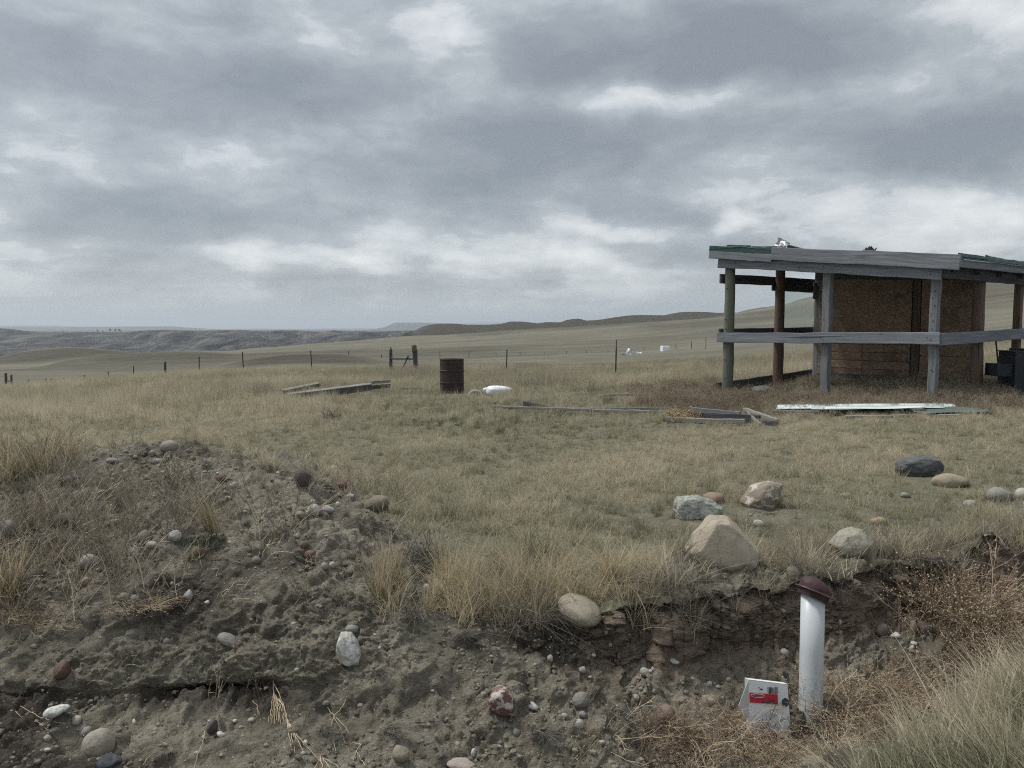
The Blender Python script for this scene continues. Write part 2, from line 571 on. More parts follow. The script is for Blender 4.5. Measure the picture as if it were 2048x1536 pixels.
M['weed_purple'] = grass_mat('dark_purple_twig', [(0.0, (0.03, 0.018, 0.02)), (0.5, (0.07, 0.04, 0.042)), (1.0, (0.14, 0.09, 0.08))], 0.9, 0.05, False)
M['bush_gold'] = grass_mat('golden_weed', [(0.0, (0.22, 0.155, 0.085)), (0.5, (0.40, 0.30, 0.18)), (1.0, (0.54, 0.44, 0.29))], 0.9, 0.15, False)
M['herb'] = grass_mat('low_green_herb', [(0.0, (0.028, 0.04, 0.026)), (0.5, (0.055, 0.068, 0.045)), (1.0, (0.11, 0.115, 0.075))], 0.9, 0.15, False)
M['root'] = grass_mat('bleached_root', [(0.0, (0.28, 0.22, 0.15)), (0.5, (0.42, 0.34, 0.23)), (1.0, (0.55, 0.47, 0.35))], 0.7, 0.0, False)


def plain(name, col, rough=0.6, metal=0.0, nscale=8.0, namp=0.35, dirt=None, bump=0.0, bscale=40):
    m, g, b = newmat(name, rough, 0.4)
    tc = g.n('ShaderNodeTexCoord').outputs['Object']
    n = g.noise(tc, nscale, 5, 0.6)
    c = g.mix(g.mapr(n, 0.35, 0.7, 0.0, namp), col + (1,), tuple(q * 0.5 for q in col) + (1,))
    if dirt:
        dn = g.noise(tc, nscale * 0.6, 6, 0.65, 0.6)
        c = g.mix(g.mapr(dn, 0.5, 0.68, 0.0, 0.8), c, dirt)
    g.put(b.inputs['Base Color'], c)
    b.inputs['Metallic'].default_value = metal
    g.put(b.inputs['Roughness'], g.mapr(n, 0.3, 0.7, max(rough - 0.12, 0.05), min(rough + 0.12, 1.0)))
    if bump:
        g.put(b.inputs['Normal'], g.bump(g.noise(tc, bscale, 4, 0.6), bump, 0.01))
    return m


M['rust'] = plain('rusted_drum_steel', (0.040, 0.027, 0.025), 0.8, 0.0, 7, 0.7, (0.055, 0.032, 0.025), 0.3)
M['green_metal'] = plain('dark_green_roof_metal', (0.022, 0.062, 0.058), 0.45, 0.0, 4, 0.4, (0.05, 0.07, 0.065))
M['green_sheet'] = plain('faded_green_sheet_metal', (0.10, 0.14, 0.125), 0.5, 0.0, 3, 0.4, (0.13, 0.13, 0.11))
M['white_metal'] = plain('white_sheet_metal', (0.60, 0.66, 0.65), 0.4, 0.0, 3, 0.25, (0.42, 0.45, 0.42))
M['pale_metal'] = plain('pale_green_sheet_metal', (0.40, 0.47, 0.45), 0.4, 0.0, 3, 0.3, (0.3, 0.32, 0.29))
M['galv'] = plain('bare_trim_metal', (0.42, 0.45, 0.46), 0.45, 0.4, 6, 0.3)
M['black_metal'] = plain('black_painted_steel', (0.016, 0.020, 0.028), 0.6, 0.0, 5, 0.4, (0.035, 0.035, 0.04))
M['pvc'] = plain('white_pvc', (0.50, 0.525, 0.54), 0.42, 0.0, 5, 0.14, (0.50, 0.50, 0.47))
m = M['pvc']; g = G(m.node_tree); b = m.node_tree.nodes['Principled BSDF']
src = b.inputs['Base Color'].links[0].from_socket
tc = g.n('ShaderNodeTexCoord').outputs['Object']
zz_ = g.sep(tc)[2]
sn = g.noise(tc, 60, 5, 0.75); sn2 = g.noise(g.vmath('MULTIPLY', tc, (60, 60, 3)), 1.0, 4, 0.6)
mud = g.math('MULTIPLY', g.mapr(zz_, 0.28, 0.0), g.mapr(sn, 0.52, 0.60))
c = g.mix(g.math('MULTIPLY', mud, 0.8), src, (0.16, 0.14, 0.11))
c = g.mix(g.mapr(sn2, 0.58, 0.72, 0.0, 0.35), c, (0.36, 0.35, 0.31))
g.put(b.inputs['Base Color'], c)
M['maroon'] = plain('maroon_plastic', (0.048, 0.020, 0.023), 0.68, 0.0, 14, 0.6, (0.095, 0.066, 0.064), 0.3)
M['maroon_rim'] = plain('faded_maroon_rim', (0.085, 0.040, 0.040), 0.45, 0.0, 9, 0.5, (0.20, 0.17, 0.16))
M['card'] = plain('white_carton', (0.66, 0.67, 0.68), 0.7, 0.0, 6, 0.18, (0.50, 0.49, 0.46))
M['card_in'] = plain('grey_carton_flap', (0.45, 0.46, 0.44), 0.8, 0.0, 6, 0.25, (0.33, 0.33, 0.30))
M['print_red'] = plain('red_print', (0.42, 0.022, 0.042), 0.6, 0.0, 12, 0.25)
M['print_dark'] = plain('dark_print', (0.06, 0.06, 0.07), 0.7)
M['print_white'] = plain('white_print', (0.7, 0.66, 0.66), 0.6)
M['sack'] = plain('white_woven_sack', (0.70, 0.72, 0.72), 0.6, 0.0, 5, 0.2, (0.5, 0.5, 0.48), 0.3, 18)
M['tan_rag'] = plain('tan_rag', (0.36, 0.29, 0.21), 0.8, 0.0, 8, 0.5, (0.5, 0.46, 0.4))
M['foil'] = plain('crumpled_foil', (0.52, 0.53, 0.55), 0.4, 0.6, 9, 0.3)
M['felt'] = plain('tar_felt', (0.03, 0.034, 0.036), 0.9)
M['tank'] = plain('white_plastic_tank', (0.78, 0.80, 0.81), 0.5, 0.0, 1.2, 0.18)
M['bone'] = plain('bleached_grey_rubber', (0.34, 0.32, 0.27), 0.8, 0.0, 9, 0.4)
M['steel_post'] = plain('dark_steel_post', (0.022, 0.024, 0.024), 0.7, 0.0, 9, 0.4)
M['wire'] = plain('fence_wire', (0.10, 0.10, 0.10), 0.5, 0.6)
M['bark'] = plain('bare_tree_bark', (0.055, 0.052, 0.05), 0.9)

# clouded window sheet
m = bpy.data.materials.new('clouded_window_sheet'); m.use_nodes = True
nt = m.node_tree; nt.nodes.clear(); g = G(nt)
tc = g.n('ShaderNodeTexCoord').outputs['Object']
nn = g.noise(tc, 14, 4, 0.6)
dcol = g.mix(nn, (0.40, 0.46, 0.43), (0.48, 0.53, 0.50))
d = g.n('ShaderNodeBsdfTranslucent', {'Color': dcol})
d2 = g.n('ShaderNodeBsdfDiffuse', {'Color': dcol})
dd = g.n('ShaderNodeMixShader', {0: 0.4, 1: d.outputs[0], 2: d2.outputs[0]})
t = g.n('ShaderNodeBsdfTransparent', {'Color': (0.88, 0.95, 0.92, 1)})
mx = g.n('ShaderNodeMixShader', {0: g.mapr(nn, 0.3, 0.7, 0.40, 0.52), 1: t.outputs[0], 2: dd.outputs[0]})
o = g.n('ShaderNodeOutputMaterial'); nt.links.new(mx.outputs[0], o.inputs[0])
M['pane'] = m

# ground: bare soil and thatch, split by the surveyed 'dirt' mask
m, g, b = newmat('prairie_ground', 0.95, 0.1)
pos = g.n('ShaderNodeNewGeometry').outputs['Position']
dirt = g.attr('dirt'); red = g.attr('red'); wet_shade = g.attr('wet_shade'); grv = g.attr('grv')
nA = g.noise(pos, 1.3, 5, 0.6); nB = g.noise(pos, 9, 5, 0.65); nC = g.noise(pos, 70, 4, 0.7); nD = g.noise(pos, 0.35, 4, 0.55)
soil = g.ramp(g.math('ADD', g.math('MULTIPLY', nA, 0.65), g.math('MULTIPLY', nB, 0.35)),
              [(0.34, (0.096, 0.084, 0.065)), (0.5, (0.176, 0.158, 0.124)), (0.64, (0.285, 0.258, 0.206))])
soil = g.mix(g.math('MULTIPLY', red, 0.75), soil, g.mix(nB, (0.135, 0.098, 0.074), (0.225, 0.168, 0.128)))
soil = g.mix(wet_shade, soil, (0.045, 0.038, 0.032))  # damp patches and the hollows' painted shade
sp = g.voro(pos, 55, out='Color'); spd = g.voro(pos, 55)
peb = g.math('MULTIPLY', g.mapr(spd, 0.38, 0.28), g.mapr(g.sep(sp)[0], 0.80, 0.84))
soil = g.mix(g.math('MULTIPLY', peb, 0.8), soil, g.mix(g.sep(sp)[1], (0.20, 0.17, 0.14), (0.42, 0.40, 0.36)))
th = g.ramp(g.math('ADD', g.math('MULTIPLY', nB, 0.6), g.math('MULTIPLY', nC, 0.4)),
            [(0.3, (0.085, 0.078, 0.060)), (0.5, (0.15, 0.136, 0.102)), (0.72, (0.27, 0.24, 0.172))])
th = g.mix(g.mapr(nD, 0.4, 0.62, 0, 0.6), th, g.mix(nB, (0.11, 0.115, 0.07), (0.20, 0.195, 0.125)))
c = g.mix(dirt, th, soil)
g.put(b.inputs['Base Color'], c)
vb = g.noise(pos, 30, 4, 0.7, 0.8)
hh = g.math('ADD', g.math('MULTIPLY', nC, 0.5), g.math('ADD', g.math('MULTIPLY', vb, 1.2), g.math('MULTIPLY', g.math('MULTIPLY', peb, dirt), 1.0)))
g.put(b.inputs['Normal'], g.bump(hh, 1.0, 0.02))
M['ground'] = m

# hills: cured grass, darker sage and shale on the bluffs
m, g, b = newmat('hill_grass', 1.0, 0.0)
pos = g.n('ShaderNodeNewGeometry').outputs['Position']
blf = g.attr('bluff'); drk = g.attr('dark')
x, y, z = g.sep(pos)
n1 = g.noise(pos, 0.02, 6, 0.6); n2 = g.noise(pos, 0.15, 5, 0.65)
pz = g.comb(g.math('MULTIPLY', x, 0.012), g.math('MULTIPLY', y, 0.05), g.math('MULTIPLY', z, 0.35))
n3 = g.noise(pz, 1.0, 5, 0.6, 0.5)
n4 = g.noise(pos, 2.0, 5, 0.75)
c = g.ramp(g.math('ADD', g.math('MULTIPLY', n3, 0.40), g.math('ADD', g.math('MULTIPLY', n2, 0.25), g.math('MULTIPLY', n4, 0.35))),
           [(0.33, (0.100, 0.095, 0.077)), (0.5, (0.155, 0.147, 0.118)), (0.68, (0.230, 0.214, 0.170))])
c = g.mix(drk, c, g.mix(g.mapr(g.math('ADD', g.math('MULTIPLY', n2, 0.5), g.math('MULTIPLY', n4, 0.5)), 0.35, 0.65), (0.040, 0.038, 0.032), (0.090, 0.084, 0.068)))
nb = g.noise(g.comb(g.math('MULTIPLY', x, 0.02), g.math('MULTIPLY', y, 0.006), g.math('MULTIPLY', z, 0.05)), 1.0, 6, 0.7, 1.0)
bc = g.ramp(nb, [(0.35, (0.024, 0.025, 0.028)), (0.5, (0.064, 0.064, 0.064)), (0.66, (0.135, 0.130, 0.118))])
c = g.mix(blf, c, bc)
g.put(b.inputs['Base Color'], c)
g.put(b.inputs['Normal'], g.bump(g.math('ADD', n4, g.math('MULTIPLY', n2, 2)), 0.5, 0.5))
M['hills'] = m

m, g, b = newmat('far_plain', 1.0, 0.0)
pos = g.n('ShaderNodeNewGeometry').outputs['Position']
g.put(b.inputs['Base Color'], g.mix(g.noise(pos, 0.002, 5), (0.055, 0.058, 0.05), (0.09, 0.09, 0.075)))
M['far'] = m


# ------------------------------------------------------------------ the land: surveyed profile lines, nearest first
def L(pts, kind='z'):
    return kind, pts


def pchip(xk, yk, x):
    """monotone cubic through (xk, yk) evaluated at x"""
    xk, yk = np.asarray(xk, float), np.asarray(yk, float)
    h = np.diff(xk); d = np.diff(yk) / h
    m = np.zeros_like(yk)
    m[0], m[-1] = d[0], d[-1]
    for i in range(1, len(xk) - 1):
        m[i] = 0 if d[i - 1] * d[i] <= 0 else 2 * d[i - 1] * d[i] / (d[i - 1] + d[i])
    x = np.clip(x, xk[0], xk[-1])
    i = np.clip(np.searchsorted(xk, x) - 1, 0, len(xk) - 2)
    t = (x - xk[i]) / h[i]
    return (yk[i] * (1 + 2 * t) * (1 - t) ** 2 + h[i] * m[i] * t * (1 - t) ** 2 + yk[i + 1] * t * t * (3 - 2 * t) + h[i] * m[i + 1] * t * t * (t - 1))


NEAR = [  # (name, kind, [(px, Y, z or photo row)])
    ('verge', 'z', [(-500, 1.2, -.04), (2600, 1.2, -.04)]),
    ('edge', 'z', [(-500, 2.2, -.22), (900, 2.2, -.24), (1400, 2.3, -.16), (1700, 2.7, -.05), (2048, 3.0, -.02), (2600, 3.2, .0)]),
    ('floor', 'z', [(-500, 2.9, -.30), (0, 3.0, -.32), (600, 3.0, -.33), (1000, 3.05, -.33), (1400, 3.4, -.37), (1620, 3.55, -.385), (1850, 3.75, -.34), (2048, 4.0, -.26), (2600, 4.3, -.15)]),
    ('foot', 'y', [(-500, 3.5, 1440), (0, 3.6, 1428), (300, 3.65, 1420), (560, 3.68, 1400), (800, 3.75, 1345), (1000, 3.8, 1330), (1250, 3.98, 1328), (1400, 4.08, 1320), (1620, 4.35, 1272), (1850, 4.6, 1218), (2048, 4.9, 1160), (2600, 5.3, 1070)]),
    ('brink', 'y', [(-500, 4.2, 1180), (0, 4.25, 1170), (300, 4.25, 1160), (600, 4.2, 1165), (800, 4.1, 1215), (1000, 4.12, 1240), (1150, 4.1, 1236), (1250, 4.12, 1215), (1400, 4.2, 1192), (1620, 4.52, 1160), (1760, 4.68, 1140), (1850, 4.78, 1122), (2048, 5.1, 1072), (2600, 5.5, 1000)]),
    ('shelf', 'y', [(-500, 5.0, 1050), (0, 5.0, 1030), (300, 5.0, 1020), (600, 4.9, 1050), (800, 4.75, 1112), (1000, 4.7, 1148), (1250, 4.65, 1130), (1400, 4.8, 1100), (1620, 5.2, 1080), (1850, 5.6, 1040), (2048, 6.0, 1005), (2600, 6.4, 950)]),
    ('crest', 'y', [(-500, 6.2, 960), (0, 6.2, 928), (150, 6.25, 907), (300, 6.3, 894), (450, 6.3, 903), (600, 6.1, 937), (700, 6.05, 980), (800, 6.0, 1010), (1000, 6.0, 1030), (1250, 6.0, 1022), (1620, 6.5, 985), (2048, 7.0, 950), (2600, 7.4, 910)]),
    ('behind', 'z', [(-500, 8, .15), (300, 8, .10), (600, 8, .08), (1000, 8, .1), (1400, 8, .15), (1620, 8.2, .22), (2048, 8.6, .36), (2600, 9, .5)]),
    ('field', 'z', [(-500, 12, .05), (0, 12, .02), (500, 12, .0), (1000, 12, .05), (1400, 12, .2), (1700, 12, .4), (2048, 12, .5), (2600, 12, .7)]),
    ('yard', 'z', [(-500, 19, -.35), (0, 19, -.28), (250, 19, -.2), (500, 19, -.08), (900, 19, 0), (1250, 19, .1), (1500, 19, .38), (1750, 19, .62), (2048, 19, .85), (2600, 19, 1.3)]),
    ('rise', 'y', [(-500, 33, 800), (0, 33, 781), (150, 33, 771), (330, 33, 755), (480, 33, 747), (700, 33, 742), (1000, 33, 744), (1250, 33, 742), (1500, 33, 728), (1750, 33, 712), (2048, 33, 690), (2600, 33, 640)]),
    ('dip', 'y', [(-500, 60, 784), (0, 60, 773), (150, 60, 767), (330, 60, 758), (480, 60, 751), (700, 60, 747), (850, 60, 742), (1000, 60, 736), (1250, 60, 727), (1500, 60, 710), (1750, 60, 690), (2048, 60, 662), (2600, 60, 590)]),
]
FAR = [
    ('knoll', 'y', [(-500, 110, 755), (0, 110, 749), (250, 110, 745), (380, 110, 740), (440, 110, 729), (520, 110, 714), (600, 110, 707.5), (650, 110, 707), (700, 110, 710), (760, 110, 716), (830, 110, 722), (900, 110, 723), (1000, 110, 721), (1250, 110, 712), (1500, 110, 694), (1750, 110, 668), (2048, 110, 630), (2600, 110, 520)]),
    ('swale', 'y', [(-500, 160, 742), (0, 160, 741), (250, 160, 739), (400, 160, 733), (520, 160, 723), (650, 160, 719), (800, 160, 718), (1000, 160, 712), (1250, 160, 700), (1500, 160, 679), (1750, 160, 645), (2048, 160, 602), (2600, 160, 480)]),
    ('low ridge', 'y', [(-500, 300, 738), (0, 300, 737), (70, 300, 734), (130, 300, 721), (190, 300, 712.5), (270, 300, 706), (340, 300, 703), (400, 300, 703), (470, 300, 706.5), (540, 300, 704), (600, 300, 702), (700, 300, 698), (800, 300, 693), (1000, 300, 684), (1250, 300, 671), (1500, 300, 648), (1640, 300, 632), (1800, 300, 600), (2048, 300, 568), (2600, 300, 430)]),
    ('hollow', 'y', [(-500, 350, 733), (0, 350, 732), (70, 350, 731), (130, 350, 724), (190, 350, 717), (270, 350, 711), (340, 350, 708), (400, 350, 708), (470, 350, 708), (540, 350, 702.5), (600, 350, 699), (700, 350, 694), (800, 350, 688), (1000, 350, 679), (1250, 350, 665), (1500, 350, 641), (1640, 350, 624), (1800, 350, 592), (2048, 350, 558), (2600, 350, 420)]),
    ('big slope', 'y', [(-500, 480, 722), (0, 480, 714), (40, 480, 705), (80, 480, 699), (120, 480, 695), (150, 480, 694.5), (200, 480, 698), (250, 480, 702.5), (290, 480, 706), (340, 480, 702), (400, 480, 702), (450, 480, 702), (500, 480, 697), (560, 480, 693), (620, 480, 688), (700, 480, 682), (770, 480, 676), (830, 480, 672), (900, 480, 669.5), (940, 480, 667), (1000, 480, 662), (1118, 480, 655), (1268, 480, 646), (1346, 480, 641), (1443, 480, 634), (1500, 480, 627), (1560, 480, 619), (1640, 480, 606), (1800, 480, 577), (2048, 480, 545), (2600, 480, 400)]),
    ('river', 'y', [(-500, 720, 745), (300, 720, 745), (700, 720, 725), (830, 650, 676), (900, 650, 671), (1000, 650, 664), (1118, 650, 656.5), (1268, 650, 647.5), (1346, 650, 642.5), (1443, 600, 634.5), (1500, 590, 624), (1560, 590, 613), (1640, 590, 597), (1800, 590, 568), (2048, 590, 535), (2600, 590, 385)]),
    ('far bank', 'y', [(-500, 1250, 712), (200, 1250, 712), (450, 1250, 706), (700, 1200, 690), (800, 1100, 676), (826, 820, 672), (900, 760, 667), (1000, 760, 661), (1118, 760, 654.5), (1268, 760, 645), (1346, 760, 640), (1443, 700, 631), (1500, 690, 619.5), (1560, 690, 608.5), (1640, 690, 591), (1800, 690, 562), (2048, 690, 528), (2600, 690, 372)]),
    ('bluff', 'y', [(-500, 1650, 692), (0, 1650, 690), (200, 1650, 688), (300, 1600, 690), (450, 1550, 684), (600, 1500, 680), (700, 1450, 677), (790, 1350, 669), (828, 900, 669), (845, 900, 660), (900, 900, 659), (960, 900, 656), (1000, 900, 655), (1060, 900, 654), (1100, 900, 650), (1150, 900, 648), (1190, 900, 647), (1268, 900, 640), (1346, 900, 636), (1400, 860, 634), (1443, 820, 631), (1500, 790, 624), (1560, 790, 614), (1640, 790, 598), (1800, 790, 570), (2048, 790, 540), (2600, 790, 390)]),
    ('skyline', 'y', [(-500, 2200, 655), (0, 2200, 657), (30, 2200, 659), (60, 2200, 662.5), (100, 2200, 664), (180, 2200, 664), (250, 2200, 664), (290, 2100, 661), (340, 2000, 659.5), (400, 1950, 661), (440, 1900, 660.5), (480, 1900, 660), (520, 1850, 662), (560, 1850, 660.5), (590, 1850, 660.5), (620, 1850, 662.5), (645, 1900, 664), (668, 2000, 660.8), (690, 2000, 662.5), (760, 1900, 662.5), (815, 1700, 661.5), (832, 1150, 660), (842, 1100, 655), (862, 1080, 649.5), (900, 1080, 646.5), (940, 1080, 649.5), (985, 1080, 649.5), (1006, 1080, 647), (1022, 1080, 643.5), (1050, 1080, 644.5), (1075, 1080, 647), (1095, 1080, 645), (1118, 1080, 644.5), (1135, 1080, 639), (1156, 1080, 636.8), (1175, 1080, 641.5), (1200, 1080, 640), (1230, 1080, 635), (1272, 1080, 630.5), (1325, 1080, 631.5), (1345, 1080, 627), (1370, 1080, 623.5), (1410, 1050, 624), (1440, 1000, 627), (1480, 950, 626), (1560, 930, 622), (1640, 920, 610), (1800, 920, 590), (2048, 920, 565), (2600, 920, 420)]),
    ('back', 'y', [(-500, 3000, 668), (700, 3000, 668), (820, 2600, 668), (900, 1500, 668), (1400, 1500, 655), (1640, 1400, 640), (2600, 1400, 520)]),
    ('plain', 'y', [(-500, 9000, 660.5), (1000, 9000, 660.5), (2600, 9000, 660)]),
    ('horizon', 'y', [(-500, 27000, 657.5), (2600, 27000, 657.5)]),
]
SUB_N = [12, 34, 80, 120, 90, 100, 46, 46, 46, 46, 30]
SUB_F = [34, 24, 36, 16, 40, 10, 14, 26, 40, 5, 5, 4]
NQ = 1120
QS = np.linspace(-960, 3060, NQ)


def knots(lines):
    Ys, Zs = [], []
    for nm, kind, pts in lines:
        q, yk, zk = [], [], []
        for (px, Y, v) in pts:
            if kind == 'y':
                z = CAMZ + float(ray(px, v)[1]) * Y
            else:
                z = v
            dep = Y * CP - (z - CAMZ) * SP
            q.append(1024 + (px - 1024) * dep / Y); yk.append(Y); zk.append(z)
        Ys.append(pchip(q, yk, QS)); Zs.append(pchip(q, zk, QS))
    return np.array(Ys), np.array(Zs)


YK, ZK = knots(NEAR + FAR)
# a ragged, slumping bank line
qn = np.stack([QS / 46.0, np.zeros(NQ), np.zeros(NQ)], -1)
rag = (fbm(qn, 3, 151) * 0.11 + fbm(qn * 4.3, 2, 152) * 0.02) * sstep(850, 1150, QS)
YK[3] += rag * 0.9 + fbm(qn * 1.7, 2, 153) * 0.04 * sstep(900, 1200, QS); YK[4] += rag; YK[5] += rag * 0.5
ZK[4] += fbm(qn * 2.1, 3, 154) * 0.03 * sstep(850, 1150, QS)
YK[4] = np.maximum(YK[4], YK[3] + 0.04)
hK = np.diff(YK, axis=0); dK = np.diff(ZK, axis=0) / hK
mK = np.zeros_like(ZK); mK[0] = dK[0]; mK[-1] = dK[-1]
pr = dK[:-1] * dK[1:]
w1 = 2 * hK[1:] + hK[:-1]; w2 = hK[1:] + 2 * hK[:-1]
with np.errstate(divide='ignore', invalid='ignore'):
    mK[1:-1] = np.where(pr <= 0, 0, (w1 + w2) / (w1 / dK[:-1] + w2 / dK[1:]))
mK = np.nan_to_num(mK)


def rows(k0, subs, last=True):
    Yr, Zr, kk = [], [], []
    for j, n in enumerate(subs):
        k = k0 + j
        for i in range(n + (1 if last and j == len(subs) - 1 else 0)):
            t = i / n
            h = hK[k]
            Yr.append(YK[k] + h * t)
            Zr.append(ZK[k] * (1 + 2 * t) * (1 - t) ** 2 + h * mK[k] * t * (1 - t) ** 2 + ZK[k + 1] * t * t * (3 - 2 * t) + h * mK[k + 1] * t * t * (t - 1))
            kk.append(k + t)
    return np.array(Yr), np.array(Zr), np.array(kk)


def grid_faces(nr, nc):
    i = np.arange(nr - 1)[:, None] * nc; j = np.arange(nc - 1)[None, :]
    return np.stack([i + j, i + j + 1, i + nc + j + 1, i + nc + j], -1).reshape(-1, 4)


# ---- near ground
Yn, Zn, Kn = rows(0, SUB_N)
Qn = np.broadcast_to(QS, Yn.shape)
Xn = (Qn - 1024) / F * Yn
PXn, PYn = proj(Xn, Yn, Zn)
Pn = np.stack([Xn, Yn, Zn], -1)
flat = Pn.reshape(-1, 3)
# where bare soil shows
DTOP = np.array([(-600, 985), (0, 985), (60, 965), (120, 930), (180, 905), (250, 893), (420, 893), (500, 908), (570, 927), (640, 952), (720, 992), (790, 1040), (850, 1090), (900, 1150), (950, 1205),
                 (1000, 1228), (1100, 1236), (1180, 1232), (1250, 1205), (1400, 1190), (1600, 1160), (1750, 1142), (1900, 1108), (2048, 1066), (2700, 980)], float)
DBOT = np.array([(-600, 3000), (1540, 3000), (1610, 1660), (1730, 1570), (1850, 1495), (1950, 1440), (2048, 1380), (2300, 1270), (2700, 1210)], float)
dn1 = fbm(flat * 1.7, 3, 5).reshape(Yn.shape); dn2 = fbm(flat * 6.0, 3, 9).reshape(Yn.shape)
wob = dn1 * 26 + dn2 * 16
top = np.interp(PXn, DTOP[:, 0], DTOP[:, 1]); bot = np.interp(PXn, DBOT[:, 0], DBOT[:, 1])
dirt = sstep(-14, 14, PYn + wob - top) * sstep(20, -20, PYn + wob - bot) * sstep(7.2, 6.6, Yn)
dirt = np.where(Kn[:, None] < 1.0, 0.4, dirt)
for (cx, cy, rx_, ry_, am) in ((1460, 1158, 110, 30, 1.0), (1330, 1188, 110, 16, .8), (1560, 1160, 120, 18, .9), (1720, 1138, 110, 16, .8), (1528, 1030, 60, 14, .5), (1150, 1238, 70, 14, .9)):
    dirt = np.maximum(dirt, am * np.exp(-((PXn - cx) / rx_) ** 2 - ((PYn + wob * .5 - cy) / ry_) ** 2) * (Yn < 8))
# small worn patch under the shelter
WS = np.array([6.6, 14.2])
dirt = np.maximum(dirt, 0.6 * sstep(1.8, 0.9, np.hypot(Xn - WS[0], Yn - WS[1])))
red = sstep(1080, 1230, PXn) * (sstep(2.75, 3.05, Kn) * sstep(4.0, 3.75, Kn))[:, None]
wet_shade = 0.85 * sstep(0.05, 0.45, fbm(flat * np.array([1.1, 2.2, 2.2]), 3, 21).reshape(Yn.shape) + 0.55 * np.exp(-((PXn - 420) / 260) ** 2 - ((PYn - 1412) / 34) ** 2) + 0.35 * np.exp(-((PXn - 40) / 120) ** 2 - ((PYn - 1420) / 40) ** 2)) * dirt  # random damp patches, plus shade of the foot hollows painted into the soil
wet_shade = np.maximum(wet_shade * (1 - 0.7 * red), 0.8 * sstep(3.90, 3.96, Kn + 0.0)[:, None] * sstep(4.12, 4.02, Kn)[:, None] * sstep(980, 1200, PXn))  # and a darker band along the brink
grv = sstep(4.6, 5.2, Kn)[:, None] * dirt

# relief of the soil: lumps, clods and drying cracks
nrm = np.cross(np.gradient(Pn, axis=1), np.gradient(Pn, axis=0))
nrm /= np.linalg.norm(nrm, axis=-1, keepdims=True)
disp = 0.035 * fbm(flat * 0.9, 3, 1).reshape(Yn.shape) * sstep(3.0, 9.0, Yn)
disp += 0.012 * fbm(flat * 4.0, 3, 2).reshape(Yn.shape)
sel = (dirt.ravel() > 0.03) & (flat[:, 1] < 7.4)
pd = flat[sel]
pw = pd + 0.05 * np.stack([fbm(pd * 7, 2, 31), fbm(pd * 7, 2, 32), fbm(pd * 7, 2, 33)], -1)
a1, a2, ai = voronoi(pw * 9.0, 3)
b1, b2, bi = voronoi(pw * 22.0, 7)
c1, c2, ci = voronoi(pw * 44.0, 8)
rgh = sstep(-0.45, 0.25, fbm(pd * 2.1, 2, 45))
clod = 0.050 * (ai - 0.45) * sstep(0.0, 0.10, a2 - a1) + rgh * (0.034 * (bi - 0.4) * sstep(0.0, 0.12, b2 - b1) + 0.020 * (ci - 0.4) * sstep(0.0, 0.2, c2 - c1))
clod += 0.07 * fbm(pd * 2.6, 3, 41) + 0.05 * fbm(pd * 7.0, 4, 42) - 0.05 * np.abs(fbm(pd * 4.0, 3, 43))
crk = sstep(0.06, 0.0, a2 - a1) * sstep(0.15, 0.45, fbm(pd * 1.5, 2, 44))
clod -= 0.012 * crk
full = np.zeros(len(flat)); full[sel] = clod * sstep(0.03, 0.6, dirt.ravel()[sel])
# the two undercut hollows at the foot of the heap
hol = 0.17 * np.exp(-((PXn - 400) / 230) ** 2 - ((PYn - 1408) / 30) ** 2) + 0.12 * np.exp(-((PXn - 20) / 90) ** 2 - ((PYn - 1425) / 32) ** 2) + 0.06 * np.exp(-((PXn - 850) / 40) ** 2 - ((PYn - 1400) / 24) ** 2)
# sod overhanging the cut bank
ovh = 0.075 * np.exp(-((Kn - 4.02) / 0.10) ** 2)[:, None] * sstep(1150, 1260, PXn) * (0.6 + 0.9 * dn1)
ovh -= 0.07 * np.exp(-((Kn - 3.80) / 0.12) ** 2)[:, None] * sstep(1150, 1260, PXn)
disp = disp + full.reshape(Yn.shape)
Pd = Pn + nrm * disp[..., None]
Pd[..., 1] += hol - ovh
ground = obj('ground', mesh('ground', Pd.reshape(-1, 3), grid_faces(*Yn.shape), {'dirt': dirt.ravel(), 'red': np.broadcast_to(red, Yn.shape).ravel(), 'wet_shade': wet_shade.ravel(), 'grv': grv.ravel()}, False, [M['ground']]))
ground['kind'] = 'structure'

# lookups
YR = np.geomspace(1.21, 59.5, 2600)
ZL = np.empty((len(YR), NQ)); DL = np.empty_like(ZL)
for c_ in range(NQ):
    ys = np.maximum.accumulate(Pd[:, c_, 1]) + np.arange(len(Yn)) * 1e-7
    ZL[:, c_] = np.interp(YR, ys, Pd[:, c_, 2]); DL[:, c_] = np.interp(YR, ys, dirt[:, c_])


def look(tab, X, Y):
    X, Y = np.asarray(X, float), np.asarray(Y, float)
    q = np.clip((1024 + F * X / Y - QS[0]) / (QS[1] - QS[0]), 0, NQ - 1.001)
    r = np.clip(np.log(Y / YR[0]) / math.log(YR[1] / YR[0]), 0, len(YR) - 1.001)
    i, j = q.astype(int), r.astype(int); a, b_ = q - i, r - j
    return (tab[j, i] * (1 - a) + tab[j, i + 1] * a) * (1 - b_) + (tab[j + 1, i] * (1 - a) + tab[j + 1, i + 1] * a) * b_


def gz(X, Y):
    return float(look(ZL, X, Y))


